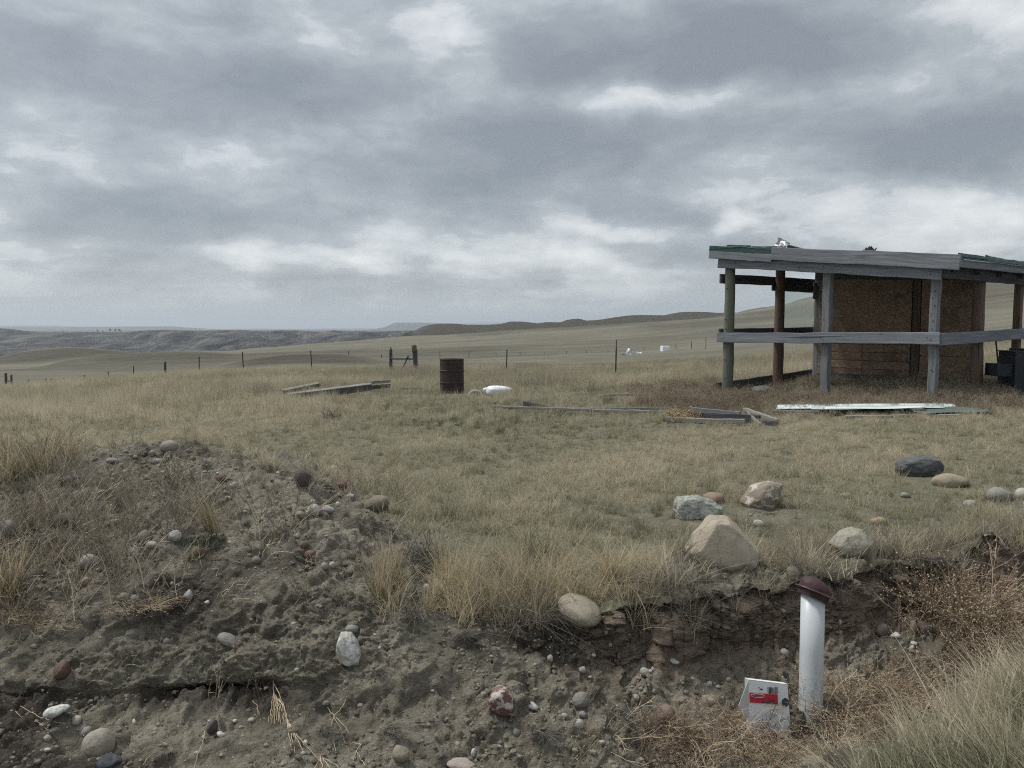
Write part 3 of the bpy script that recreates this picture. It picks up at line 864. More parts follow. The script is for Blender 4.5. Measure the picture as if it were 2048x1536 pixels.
def hit(px, py, ymin=1.4):
    """where the line of sight through a photo pixel meets the near ground"""
    a, b_ = ray(px, py)
    ys = YR[YR > ymin]
    zz = look(ZL, float(a) * ys, ys)
    d = CAMZ + float(b_) * ys - zz
    k = np.nonzero(d <= 0)[0]
    if len(k) == 0:
        Y = ys[-1]
    else:
        k = k[0]
        Y = ys[k] if k == 0 else ys[k - 1] + (ys[k] - ys[k - 1]) * d[k - 1] / (d[k - 1] - d[k] + 1e-9)
    return Vector((float(a) * Y, Y, CAMZ + float(b_) * Y))


# ---- hills
Yf, Zf, Kf = rows(len(NEAR) - 1, SUB_F)
Qf = np.broadcast_to(QS, Yf.shape)
Xf = (Qf - 1024) / F * Yf
Pf = np.stack([Xf, Yf, Zf], -1)
PXf, PYf = proj(Xf, Yf, Zf)
K0 = len(NEAR)
ff = Pf.reshape(-1, 3)
amp = np.interp(Kf, [K0 - 1, K0, K0 + 2, K0 + 4, K0 + 6, K0 + 9, K0 + 10], [0.0, .2, .5, .8, 1.5, 2.0, 3])[:, None]
nz = fbm(ff * np.array([1 / 40., 1 / 40., 0]), 4, 61).reshape(Yf.shape)
fine = fbm(ff * np.array([1 / 6., 1 / 6., 0]), 3, 62).reshape(Yf.shape)
Zd = Zf + amp * nz * 0.6 + 0.12 * fine * sstep(K0 - 1, K0, Kf)[:, None]
# gullies cut into the river bluffs
gm = (sstep(K0 + 5.3, K0 + 6.2, Kf) * sstep(K0 + 8.0, K0 + 7.3, Kf))[:, None]
gu = np.abs(fbm(ff * np.array([1 / 90., 1 / 260., 0]), 4, 63).reshape(Yf.shape))
leftm = sstep(880, 800, PXf)
Zd -= gm * (1 - np.clip(gu * 3.2, 0, 1)) * np.where(PXf < 840, 16.0, 5.0) * 0.8
bluff = np.clip(gm * leftm * 1.1 + sstep(K0 + 7.2, K0 + 7.8, Kf)[:, None] * leftm * 0.75, 0, 1)
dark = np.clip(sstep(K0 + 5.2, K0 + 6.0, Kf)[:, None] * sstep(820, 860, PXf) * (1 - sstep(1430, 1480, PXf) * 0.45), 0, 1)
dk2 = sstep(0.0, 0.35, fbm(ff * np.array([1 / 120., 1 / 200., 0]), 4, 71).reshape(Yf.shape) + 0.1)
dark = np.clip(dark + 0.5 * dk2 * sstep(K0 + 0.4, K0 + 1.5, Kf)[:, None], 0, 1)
# darker sage on the knolls' near slopes
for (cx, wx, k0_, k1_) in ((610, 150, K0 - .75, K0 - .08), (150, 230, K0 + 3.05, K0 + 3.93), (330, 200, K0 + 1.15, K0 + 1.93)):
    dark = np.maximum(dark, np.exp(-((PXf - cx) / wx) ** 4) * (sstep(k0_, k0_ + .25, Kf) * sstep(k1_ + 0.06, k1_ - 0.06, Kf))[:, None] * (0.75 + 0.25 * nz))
Pf2 = np.stack([Xf, Yf, Zd], -1)
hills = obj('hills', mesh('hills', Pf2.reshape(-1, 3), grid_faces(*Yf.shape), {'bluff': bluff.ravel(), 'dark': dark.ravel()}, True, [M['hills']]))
hills['kind'] = 'structure'


def hitfar(px, py, kmin=K0 - 1):
    """the hill surface under a photo pixel (nearest one)"""
    q = px
    c_ = int(round((q - QS[0]) / (QS[1] - QS[0])))
    yy_ = proj(Xf[:, c_], Yf[:, c_], Zd[:, c_])[1]
    for i in range(len(yy_)):
        if yy_[i] <= py and Kf[i] >= kmin:
            return Vector((Xf[i, c_], Yf[i, c_], Zd[i, c_]))
    i = int(np.argmin(np.abs(yy_ - py)))
    return Vector((Xf[i, c_], Yf[i, c_], Zd[i, c_]))


def mesa(name, prof, Y, depth, base_y=662):
    """flat-topped far landform: its skyline (px, row) at distance Y, with sloping sides and real depth"""
    rings = []
    for fy, drop in ((0.0, 1.0), (0.12, 0.35), (0.2, 0.0), (0.85, 0.0), (1.0, 1.0)):
        Yl = Y + depth * fy
        ring = []
        for px, py in prof:
            t = at(px, py, Y); bz = at(px, base_y, Y).z - 30
            ring.append((t.x * (1 + fy * depth / Y), Yl, t.z + (bz - t.z) * drop))
        rings.append(ring)
    v, f = loft(rings, cap=False, closed=False)
    o = obj(name, mesh(name, v, f, None, False, [M['far']]))
    o['kind'] = 'structure'
    return o


mesa('mesa', [(-600, 654), (-200, 653.5), (60, 653), (180, 653.5), (250, 653), (340, 652.5), (356, 653), (368, 655), (390, 656), (412, 658), (440, 661)], 9800, 4000)
mesa('mesa', [(-600, 651), (0, 650.5), (120, 650.2), (135, 652.5), (220, 653.5), (300, 657), (360, 661)], 19000, 5000)
mesa('mesa', [(735, 661), (757, 657), (770, 653.5), (785, 646.5), (792, 644.5), (840, 644.5), (880, 645.5), (920, 648), (960, 652), (1000, 661)], 9500, 3000)
mesa('mesa', [(380, 661), (420, 658.5), (520, 657), (600, 658), (690, 656), (760, 655.5), (860, 650), (930, 645.5), (985, 644), (1030, 645), (1120, 643), (1200, 638.5), (1290, 643), (1400, 650), (1500, 661)], 22000, 4000)

# the track the picture was taken from (behind and below the camera)
rv = [(-14, -12, -.05), (14, -12, -.05), (14, 1.205, -.05), (-14, 1.205, -.05)]
road = obj('road', mesh('road', rv, [(0, 1, 2, 3)], None, False, [M['ground']]))
road['kind'] = 'structure'


# ------------------------------------------------------------------ the open shelter
E1 = Vector((0.594, -0.804, 0)); E2 = Vector((0.804, 0.594, 0))
SA = Vector((4.18, 14.9, 0.3))
shelter = thing('shelter', 'open-sided weathered grey wooden shelter with sagging dark green roof', 'shelter', SA, math.atan2(-0.804, 0.594))


def zl(z):
    return z - 0.3


def sg(lx, ly):
    """ground height (local) under a shelter point"""
    p = SA + E1 * lx + E2 * ly
    return gz(p.x, p.y) - 0.3


def ztop(x):
    return zl(3.145 - 0.114 * x)


def zbeam(x):
    return zl(2.75 - 0.108 * x)      # underside of the front beam


PL = lambda n, a, b, w, t, m, **k: plank(n, a, b, w, t, M[m], shelter, **k)
# posts
pA = pole('post', (0, 0, sg(0, 0) - .3), (0, .01, zbeam(0) + .10), .108, .094, M['wood_green'], shelter, seed=1); pA['label'] = 'round greenish treated corner post'
pB = pole('post', (0, 1.62, sg(0, 1.62) - .3), (0, 1.62, zl(2.86)), .104, .092, M['wood_brown'], shelter, seed=2); pB['label'] = 'round brown post with dark stain'
PL('post', (2.05, 0, sg(2.05, 0) - .3), (2.06, 0, zbeam(2.05) + .1), .135, .125, 'wood_post', up=(1, 0, 0), seed=3, wob=.004)
PL('post', (3.85, 0, sg(3.85, 0) - .3), (3.84, 0, zbeam(3.85) + .1), .118, .112, 'wood_post', up=(1, 0, 0), seed=4, wob=.005)
pole('post', (3.85, 1.5, sg(3.85, 1.5) - .3), (3.83, 1.5, zl(2.5)), .095, .088, M['wood_brown'], shelter, seed=5, rough=.06)
PL('post', (3.85, 3.0, sg(3.85, 3) - .3), (3.86, 3.0, zl(2.5)), .13, .11, 'wood_brown', up=(0, 1, 0), seed=6)
PL('post', (0, 3.0, sg(0, 3) - .3), (0, 3.0, zl(2.9)), .11, .10, 'wood_post', up=(1, 0, 0), seed=7)
PL('post', (2.12, 3.02, sg(2.12, 3) - .3), (2.12, 3.02, zl(2.6)), .15, .12, 'wood_brown', up=(1, 0, 0), seed=8)
PL('batten', (-.02, 2.90, zl(2.21)), (-.02, 2.90, zl(2.56)), .09, .035, 'wood_grey', up=(0, 1, 0), seed=9)
# front rails and beam
PL('rail', (-.16, -.125, zl(1.41)), (3.985, -.125, zl(1.435)), .184, .04, 'wood_grey', seed=10, segs=16, warp=.004)
PL('beam', (-.17, -.125, zl(2.842)), (3.975, -.125, zl(2.842 - .108 * 4.0)), .186, .045, 'wood_grey', seed=11, segs=18, warp=.006)
# roof edge at the front
xs = [-.33, 1.09]
PL('roof_trim', (-.33, -.205, ztop(-.33) - .06), (1.10, -.205, ztop(1.10) - .06), .115, .012, 'green_metal', seed=12)
PL('fascia_board', (-.33, -.20, ztop(-.33) - .182), (1.07, -.20, ztop(1.07) - .182), .135, .035, 'wood_grey', seed=13)
PL('fascia_board', (1.075, -.215, ztop(1.07) - .10), (4.26, -.205, ztop(4.26) - .115), .225, .038, 'wood_grey', seed=14, segs=16, warp=.005)
# right side
PL('fascia_board', (4.22, -.18, zl(2.545)), (4.22, 3.6, zl(2.545)), .12, .035, 'wood_grey', seed=15, warp=.004)
PL('roof_trim', (4.245, -.22, zl(2.645)), (4.245, 3.6, zl(2.645)), .085, .012, 'green_metal', seed=16, warp=.012, segs=20)
PL('drip_strip', (4.262, -.1, zl(2.600)), (4.262, 3.6, zl(2.600)), .012, .006, 'galv', seed=17)
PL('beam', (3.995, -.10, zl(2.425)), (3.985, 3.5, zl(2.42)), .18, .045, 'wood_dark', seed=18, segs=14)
PL('rail', (3.985, -.10, zl(1.425)), (3.985, 3.5, zl(1.50)), .185, .04, 'wood_grey', seed=19, segs=14, warp=.004)
PL('rail', (3.80, -.6, zl(.42)), (3.80, .55, zl(.56)), .09, .04, 'wood_dark', seed=20)
# left side, seen from inside
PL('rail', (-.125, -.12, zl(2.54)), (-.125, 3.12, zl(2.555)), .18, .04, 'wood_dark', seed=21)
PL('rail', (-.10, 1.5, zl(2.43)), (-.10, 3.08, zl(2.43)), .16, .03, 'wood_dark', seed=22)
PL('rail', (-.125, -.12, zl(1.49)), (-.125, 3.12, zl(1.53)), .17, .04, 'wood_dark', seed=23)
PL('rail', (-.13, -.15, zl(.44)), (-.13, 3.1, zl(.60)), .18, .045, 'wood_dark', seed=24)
# clouded pane between the brown post and the corner
v = [(-.106, 1.66, zl(1.58)), (-.106, 2.98, zl(1.60)), (-.106, 2.98, zl(2.38)), (-.106, 1.66, zl(2.37)),
     (-.098, 1.66, zl(1.58)), (-.098, 2.98, zl(1.60)), (-.098, 2.98, zl(2.38)), (-.098, 1.66, zl(2.37))]
obj('window_pane', mesh('window_pane', v, [(0, 1, 2, 3)], None, False, [M['pane']]), shelter)


def sheet(n, x0, x1, z0, z1, y, seed, th=.012, slope=0.0):
    """flat board of the back wall, in the x-z plane"""
    me = plank_mesh(n, (x0, y, (z0 + z1) / 2), (x1, y, (z0 + z1) / 2), abs(z1 - z0), th, M['osb'], seed=seed, wob=.0015, segs=6, ch=.002)
    return obj(n, me, shelter)


zb0 = sg(1.2, 2.95) + .05
sheet('wall_sheet', .06, 2.03, zl(1.44), zl(2.72), 2.955, 31)
hh_ = (zl(1.432) - zb0) / 5
for r_ in range(5):
    for c_, (xa, xb) in enumerate(((.06, 1.055), (1.063, 2.03))):
        sheet('wall_board', xa, xb, zb0 + r_ * hh_ + .004, zb0 + (r_ + 1) * hh_ - .004, 2.955 + random.uniform(-.004, .004), 40 + r_ * 2 + c_)
sheet('wall_sheet', 2.22, 3.30, zl(1.06), zl(2.55), 2.95, 52)
sheet('wall_sheet', 2.22, 3.30, sg(2.7, 2.95) + .03, zl(1.05), 2.955, 53)
plank('seam_light_block', (.0, 2.995, zl(1.55)), (2.1, 2.995, zl(1.55)), 2.2, .01, M['wood_dark'], shelter, seed=57, wob=.0005)  # added unseen sheet that stops light leaking through the board seams
plank('seam_light_block', (2.14, 2.995, zl(1.5)), (3.32, 2.995, zl(1.5)), 2.0, .01, M['wood_dark'], shelter, seed=58, wob=.0005)  # same added light stop behind the right-hand sheets
PL('sill', (.06, 2.93, zb0 - .02), (3.3, 2.93, zb0 + .0), .14, .05, 'wood_dark', seed=54)
PL('header', (.0, 2.93, zl(2.72)), (3.9, 2.93, zl(2.50)), .17, .05, 'wood_dark', seed=55)

# roof deck and corrugated panels
rv, rf = [], []
PLv = [(-.30, -.17), (4.20, -.17), (4.20, 3.55), (-.30, 3.55)]
for dz_ in (-.10, -.075):
    for (a, b_) in PLv:
        rv.append((a, b_, ztop(a) + dz_))
rf = [(3, 2, 1, 0), (4, 5, 6, 7), (0, 1, 5, 4), (1, 2, 6, 5), (2, 3, 7, 6), (3, 0, 4, 7)]
gcs = np.array(rv) * np.array([1, 1, 1])
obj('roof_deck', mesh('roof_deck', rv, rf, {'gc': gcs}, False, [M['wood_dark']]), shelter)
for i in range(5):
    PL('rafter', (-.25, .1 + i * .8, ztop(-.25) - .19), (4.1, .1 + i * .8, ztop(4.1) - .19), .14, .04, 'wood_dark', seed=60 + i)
for k in range(4):
    y0 = -.22 + k * .95; n_ = 38
    rr = random.Random(70 + k)
    vs, fs = [], []
    xa, xb = -.34 + rr.uniform(-.02, .02), 4.28 + rr.uniform(-.03, .03)
    for i in range(13):
        x_ = xa + (xb - xa) * i / 12
        for j in range(n_ + 1):
            y_ = y0 + .97 * j / n_
            bulge = (.012 * math.sin(x_ * 2.1 + k) + .010 * math.sin(x_ * 5 + k * 2)) + (.03 if (k == 0 and 0.2 < x_ < .9) else 0) * math.sin((x_ - .2) / .7 * math.pi)
            vs.append((x_, y_, ztop(x_) - .045 + .012 * abs(math.sin(j / 4 * math.pi)) ** 0.6 + bulge + k % 2 * .006))
    for i in range(12):
        for j in range(n_):
            a = i * (n_ + 1) + j
            fs.append((a, a + 1, a + n_ + 2, a + n_ + 1))
    obj('roof_panel', mesh('roof_panel', vs, fs, None, False, [M['green_metal']]), shelter)
# loose sheet ends that stick up along the roof edge
PL('loose_trim', (.05, -.16, ztop(.05) + .012), (.58, -.16, ztop(.58) + .022), .03, .03, 'green_metal', seed=81)
PL('loose_trim', (.60, -.15, ztop(.6) - .01), (1.12, -.15, ztop(1.12) + .015), .05, .03, 'green_metal', seed=82, segs=2)
PL('loose_trim', (1.36, -.13, ztop(1.36) + .035), (1.62, -.12, ztop(1.62) - .02), .06, .10, 'felt', seed=83, segs=2)
PL('loose_trim', (4.18, .85, ztop(4.18) + .03), (4.18, 1.5, ztop(4.18) + .01), .03, .03, 'green_metal', seed=84)
# bolt holes and nail heads in the posts
def stud(lx, ly, z, nx_, ny_, r_=.011):
    d_ = Vector((nx_, ny_, 0)).normalized()
    pole('bolt', Vector((lx, ly, z)) - d_ * .02, Vector((lx, ly, z)) + d_ * .004, r_, r_ * .9, M['steel_post'], shelter, segs=1, nr=8, rough=0)


for z_ in (2.35, 1.75, 1.57, .62, .98):
    stud(.012, -.104, zl(z_), .1, -1)
for (x_, z_) in ((3.82, 2.05), (3.86, 1.93), (3.84, 1.7), (3.83, 1.58), (3.84, .95), (3.87, .93), (3.86, 2.15)):
    stud(x_, -.060, zl(z_), 0, -1, .009)
for (x_, z_) in ((2.03, 1.42), (2.08, 1.40), (.02, 1.42), (-.02, 1.39), (3.80, 1.45), (3.86, 1.42)):
    stud(x_, -.148, zl(z_), 0, -1, .008)
for (x_, z_) in ((.02, 2.84), (2.05, 2.63), (3.82, 2.44), (3.82, 2.40)):
    stud(x_, -.150, zl(z_), 0, -1, .008)
def crumple(name, w, h, d, amp, seed, mat_, n=14, parent=None):
    rr = np.random.default_rng(seed)
    u, v_ = np.meshgrid(np.linspace(-1, 1, n), np.linspace(-1, 1, n), indexing='ij')
    p = np.stack([u * w / 2, np.zeros_like(u), v_ * h / 2], -1).reshape(-1, 3)
    q = p * 9 / max(w, h)
    p[:, 1] += amp * (fbm(q * .35 + seed, 2, seed) * 1.5 + np.abs(fbm(q * .9 + seed, 2, seed + 1)))
    p[:, 0] += amp * .35 * fbm(q * .6 + 5, 2, seed + 2); p[:, 2] += amp * .35 * fbm(q * .6 + 9, 2, seed + 3)
    p2 = p + np.array([0, d, 0])
    nn = n * n
    f = grid_faces(n, n)
    edge = []
    idx = np.arange(nn).reshape(n, n)
    loop = np.concatenate([idx[0, :], idx[1:, -1], idx[-1, -2::-1], idx[-2:0:-1, 0]])
    for a, b_ in zip(loop, np.roll(loop, -1)):
        edge.append((a, b_, b_ + nn, a + nn))
    fs = np.concatenate([f, f[:, ::-1] + nn, np.array(edge)])
    return obj(name, mesh(name, np.concatenate([p, p2]), fs, None, False, [mat_]), parent)


foil = crumple('foil_scrap', .26, .17, .004, .06, 5, M['foil'])
foil.location = SA + E1 * 1.18 + E2 * -.10 + Vector((0, 0, ztop(1.18) + .075)); foil.rotation_euler = (R(-25), R(28), math.atan2(-0.804, 0.594))
tag(foil, 'crumpled silver foil scrap standing up on the shelter roof edge', 'foil')
lump = crumple('felt_scrap', .20, .12, .02, .05, 8, M['felt'])
lump.location = SA + E1 * 2.78 + E2 * -.05 + Vector((0, 0, ztop(2.78) + .045)); lump.rotation_euler = (R(-60), R(6), math.atan2(-0.804, 0.594))
tag(lump, 'small dark lump of roofing felt on top of shelter roof', 'roofing')

# ------------------------------------------------------------------ black steel bin with side tray, at the right end of the shelter
bx, by = at(2040, 780, 12.4).x, 12.4
bin_ = thing('steel_bin', 'black steel bin with a side tray under the shelter rail', 'bin', (bx, by, gz(bx, by)), R(-8))


def box_mesh(name, x0, x1, y0, y1, z0, z1, m, bev=.006):
    bm = bmesh.new()
    vs = [bm.verts.new(c) for c in ((x0, y0, z0), (x1, y0, z0), (x1, y1, z0), (x0, y1, z0), (x0, y0, z1), (x1, y0, z1), (x1, y1, z1), (x0, y1, z1))]
    for f in ((3, 2, 1, 0), (4, 5, 6, 7), (0, 1, 5, 4), (1, 2, 6, 5), (2, 3, 7, 6), (3, 0, 4, 7)):
        bm.faces.new([vs[i] for i in f])
    bmesh.ops.bevel(bm, geom=list(bm.edges), offset=bev, segments=2, affect='EDGES', profile=.6)
    me = bpy.data.meshes.new(name); bm.to_mesh(me); bm.free(); me.materials.append(m)
    return me


gb = gz(bx, by)
zt = at(2030, 703, 12.4).z - gb; zt2 = at(2040, 697, 12.4).z - gb; ztr = at(2000, 727, 12.4).z - gb; zbt = at(2000, 752, 12.4).z - gb
obj('body', box_mesh('body', -.22, .55, -.28, .28, .04, zt, M['black_metal']), bin_)
obj('lid', box_mesh('lid', -.055, .57, -.30, .30, zt + .003, zt2, M['black_metal']), bin_)
obj('rim', box_mesh('rim', -.26, -.06, -.29, .29, zt + .003, zt + .014, M['black_metal'], .003), bin_)
obj('tray', box_mesh('tray', -.445, -.223, -.22, .22, zbt, ztr, M['black_metal']), bin_)
for (a, b_) in ((-.15, -.2), (.45, -.2), (-.15, .2), (.45, .2)):
    obj('foot', box_mesh('foot', a, a + .05, b_, b_ + .05, -.12, .039, M['black_metal'], .003), bin_)
p0 = at(2000, 727, 12.75); p1 = at(1991, 674, 12.86)
hnd = pole('tool_handle', p0 + Vector((.02, 0, -.35)), p1, .014, .013, M['black_metal'], None, seed=3, nr=8)
tag(hnd, 'thin dark tool handle leaning against the shelter side rail', 'handle')

# ------------------------------------------------------------------ rusted drum
dpt = at(904, 786, 18.8)
dg = gz(dpt.x, 18.8)
drum = thing('drum', 'rusted dark brown steel drum standing upright in the dry grass', 'drum', (dpt.x, 18.8, dg - .06))
rd, hd = .29, .90
prof = [(0.0, .0), (rd * .97, .0), (rd, .02), (rd, .10)]
def lathe(name, prof, m, parent=None, n=40, smooth=True, dent=0.0, seed=0):
    rr = random.Random(seed)
    ds = [rr.gauss(0, dent) for _ in range(n)]
    rings = []
    for (r_, z_) in prof:
        rings.append([((r_ + ds[j] * min(1, r_ / .1)) * math.cos(2 * math.pi * j / n), (r_ + ds[j] * min(1, r_ / .1)) * math.sin(2 * math.pi * j / n), z_) for j in range(n)])
    v, f = loft(rings, cap=False)
    me = mesh(name, v, f, None, smooth, [m])
    return obj(name, me, parent)


lathe('body', [(rd * .2, .02), (rd, .02), (rd, .30), (rd, .60), (rd, hd), (rd - .012, hd), (rd - .012, .3), (rd - .02, .04)], M['rust'], drum, dent=.0015, smooth=False)
for z_ in (.33, .62):
    lathe('rolling_hoop', [(rd + .001, z_ - .022), (rd + .012, z_ - .009), (rd + .014, z_), (rd + .012, z_ + .009), (rd + .001, z_ + .022)], M['rust'], drum, dent=.0012)
lathe('rim', [(rd - .003, hd - .012), (rd + .008, hd - .008), (rd + .009, hd + .004), (rd, hd + .010), (rd - .012, hd + .006)], M['rust'], drum, dent=.001)

# ------------------------------------------------------------------ white sack with a rag and a half-buried tyre
def lumpy(name, size, m, seed, sub=4, amp=.12, freq=2.2, power=2.6, flat=None, smooth=True):
    bm = bmesh.new()
    bmesh.ops.create_icosphere(bm, subdivisions=sub, radius=1.0)
    p = np.array([v.co for v in bm.verts])
    s = np.sign(p) * np.abs(p) ** (2.0 / power)
    s /= np.maximum(np.linalg.norm(np.abs(s) ** power, axis=1, keepdims=True) ** 0, 1)
    n1_ = fbm(p * freq + seed * 3.7, 3, seed)
    s = s * (1 + amp * n1_[:, None])
    s *= np.array(size) / 2
    if flat is not None:
        s[:, 2] = np.maximum(s[:, 2], -flat)
    for v, q in zip(bm.verts, s):
        v.co = q
    me = bpy.data.meshes.new(name); bm.to_mesh(me); bm.free()
    me.materials.append(m)
    if smooth:
        me.polygons.foreach_set('use_smooth', np.ones(len(me.polygons), bool))
    return me


sp = at(1000, 787, 17.9)
sgz = gz(sp.x, 17.9)
sack = thing('sack', 'full white feed sack lying in the grass right of the drum', 'sack', (sp.x, 17.9, sgz))
sb = obj('bag', lumpy('bag', (.66, .40, .26), M['sack'], 4, 4, .10, 1.6, 2.9), sack, (0, 0, .10), (0, R(4), R(4)))
for (ex, ez, ra) in ((.335, .06, 20), (.33, .02, -30)):
    obj('corner', crumple('corner', .07, .05, .004, .012, 3, M['sack']).data, sack, (ex, -.05, ez + .05), (0, R(ra), 0))
for o_ in [o for o in list(COL.objects) if o.name.startswith('corner') and o.parent is None]:
    bpy.data.objects.remove(o_)
nk = obj('tied_neck', lumpy('tied_neck', (.11, .10, .14), M['sack'], 9, 3, .25, 2.5), sack, (-.345, 0, .12), (0, R(-20), 0))
sr = at(965, 785, 17.85)
rag = tag(crumple('rag', .24, .12, .006, .05, 21, M['tan_rag']), 'tan and white crumpled rag between white sack and old tyre', 'rag')
rag.location = (sr.x, 17.85, gz(sr.x, 17.85) + .08); rag.rotation_euler = (R(-40), R(-12), 0)
tp = at(951, 787, 17.8)
trg = []
for i in range(28):
    th = 2 * math.pi * i / 28
    ring = []
    for j in range(10):
        ph = 2 * math.pi * j / 10
        r_ = .155 + .045 * math.cos(ph)
        ring.append((r_ * math.cos(th), .05 * math.sin(ph), r_ * math.sin(th)))
    trg.append(ring)
trg.append(trg[0])
v, f = loft(trg, cap=False)
tyre = obj('tyre', mesh('tyre', v, f, None, True, [M['bone']]), None, (tp.x, 17.8, gz(tp.x, 17.8) - .03), (R(-18), 0, R(14)))
tag(tyre, 'small pale worn tyre half buried left of white sack', 'tyre')

# ------------------------------------------------------------------ low wooden stock rack lying in the grass
def onfield(px, py, dz_=0.0):
    p = hit(px, py); return Vector((p.x, p.y, p.z + dz_))


f0, f1 = at(574, 792, 17.2), at(742, 783, 18.6)
f0.z = gz(f0.x, f0.y) + .05; f1.z = gz(f1.x, f1.y) + .17
b0, b1 = at(566, 787, 18.4), at(640, 780, 20.0)
b0.z = gz(b0.x, b0.y) + .12; b1.z = gz(b1.x, b1.y) + .16
rack = thing('stock_rack', 'long grey wooden plank frame lying low in grass left of drum', 'wooden frame', (f0.x, f0.y, 0))
def rp(n, a, b_, w, t, mm, **k):
    o_ = Vector((f0.x, f0.y, 0)); return plank(n, Vector(a) - o_, Vector(b_) - o_, w, t, M[mm], rack, **k)
rp('side_board', f0 + Vector((0, 0, .0)), f1 + Vector((0, 0, -.0)), .15, .04, 'wood_dark', seed=91)
rp('top_board', f0 + Vector((0, .05, .10)), f1 + Vector((0, .05, .09)), .12, .025, 'wood_pale', up=(-.3, 1, .25), seed=92, warp=.01)
rp('back_board', b0, b1, .10, .03, 'wood_dark', seed=93)
rp('top_board', b0 + Vector((0, -.1, .05)), b1 + Vector((0, -.1, .06)), .10, .025, 'wood_pale', up=(-.3, 1, .2), seed=94)
e1_, e2_ = at(742, 781, 18.7), at(780, 778, 19.6)
e1_.z = gz(e1_.x, e1_.y) + .28; e2_.z = gz(e2_.x, e2_.y) + .26
rp('end_board', e1_, e2_, .07, .05, 'wood_pale', seed=95)
rp('end_board', e1_ + Vector((0, 0, -.12)), e2_ + Vector((0, 0, -.12)), .10, .03, 'wood_dark', seed=96)
c0, c1 = at(655, 787, 18.3), at(700, 778, 19.6)
c0.z = gz(c0.x, c0.y) + .14; c1.z = gz(c1.x, c1.y) + .16
rp('cross_board', c0, c1, .14, .03, 'wood_grey', up=(1, -.2, .1), seed=97)
ba, bb = onfield(800, 783, .05), onfield(846, 782, .05)
tag(plank('board', ba, bb, .08, .03, M['wood_dark'], None, seed=98), 'thin dark board in the grass between plank frame and drum', 'board')
ba, bb = onfield(848, 785, .03), onfield(884, 784, .03)
tag(plank('board', ba, bb, .06, .03, M['wood_dark'], None, seed=99), 'short dark board end touching the foot of the rusted drum', 'board')

# ------------------------------------------------------------------ loose boards and metal sheets on the grass by the shelter
def gboard(px0, py0, px1, py1, w, t, mm, label, seed, dz0=.06, dz1=.06, name='board', cat='board', up=(0, 0, 1), **k):
    a, b_ = onfield(px0, py0, dz0), onfield(px1, py1, dz1)
    o_ = plank(name, a, b_, w, t, M[mm], None, seed=seed, up=up, **k)
    return tag(o_, label, cat)


gboard(1048, 818, 1115, 824, .11, .05, 'wood_dark', 'short dark board propped up at the left end of the long pole', 101, .10, .03)
gboard(985, 821, 1330, 828, .045, .05, 'wood_pale', 'long thin bleached pole lying in grass in front of brown weeds', 102, .06, .04, name='pole', cat='pole', segs=24, warp=.01)
gboard(1120, 825, 1345, 824, .05, .03, 'wood_grey', 'grey lath lying just behind the long bleached pole', 103, .06, .05, segs=16)
gboard(1205, 798, 1285, 796, .05, .03, 'wood_pale', 'pale lath half hidden in weeds behind the long bleached pole', 104, .08, .08)
gboard(1335, 845, 1490, 851, .07, .06, 'wood_pale', 'pale plank at the front of the broken board pile', 105, .05, .05)
gboard(1350, 838, 1520, 846, .11, .05, 'wood_dark', 'dark beam lying in the middle of the broken board pile', 106, .07, .06)
gboard(1490, 841, 1556, 851, .06, .05, 'wood_pale', 'slanting pale plank at the right end of the broken board pile', 107, .16, .06)
gboard(1488, 839, 1520, 855, .05, .03, 'wood_pale', 'splintered pale lath hanging down in front of broken board pile', 108, .15, .03)
gboard(1380, 832, 1480, 840, .09, .04, 'wood_grey', 'grey board lying at the back of the broken board pile', 109, .10, .08)
gboard(1515, 848, 1558, 853, .08, .06, 'wood_dark', 'dark block under the slanting plank of the broken board pile', 110, .03, .03)


def gsheet(px0, py0, px1, py1, wd, mm, label, seed, dz=.05, name='metal_sheet', ribs=3):
    """a ribbed roofing sheet lying on the ground"""
    a, b_ = onfield(px0, py0, dz), onfield(px1, py1, dz)
    ax = (b_ - a); Ls = ax.length; ax.normalize()
    sd2 = Vector((-ax.y, ax.x, 0)).normalized()
    rr = random.Random(seed); ph = rr.uniform(0, 6)
    nx, ny = 22, 8 * ribs
    vs = []
    for th in (0, .004):
        for i in range(nx + 1):
            for j in range(ny + 1):
                s, t = i / nx, j / ny
                rib = .018 * max(0, math.cos((t * ribs - .5) * 2 * math.pi)) ** 4
                p = a + ax * (Ls * s) + sd2 * (wd * t)
                zz = .012 * math.sin(s * 5 + ph) * t + rib + th + .006 * math.sin(s * 7 + ph + t * 3)
                vs.append((p.x, p.y, p.z + zz + .02))
    n1_ = (nx + 1) * (ny + 1)
    f = grid_faces(nx + 1, ny + 1)
    idx = np.arange(n1_).reshape(nx + 1, ny + 1)
    loop = np.concatenate([idx[0, :], idx[1:, -1], idx[-1, -2::-1], idx[-2:0:-1, 0]])
    ed = np.array([(p_, q_, q_ + n1_, p_ + n1_) for p_, q_ in zip(loop, np.roll(loop, -1))])
    return tag(obj(name, mesh(name, vs, np.concatenate([f[:, ::-1], f + n1_, ed]), None, False, [M[mm]])), label, 'metal sheet')


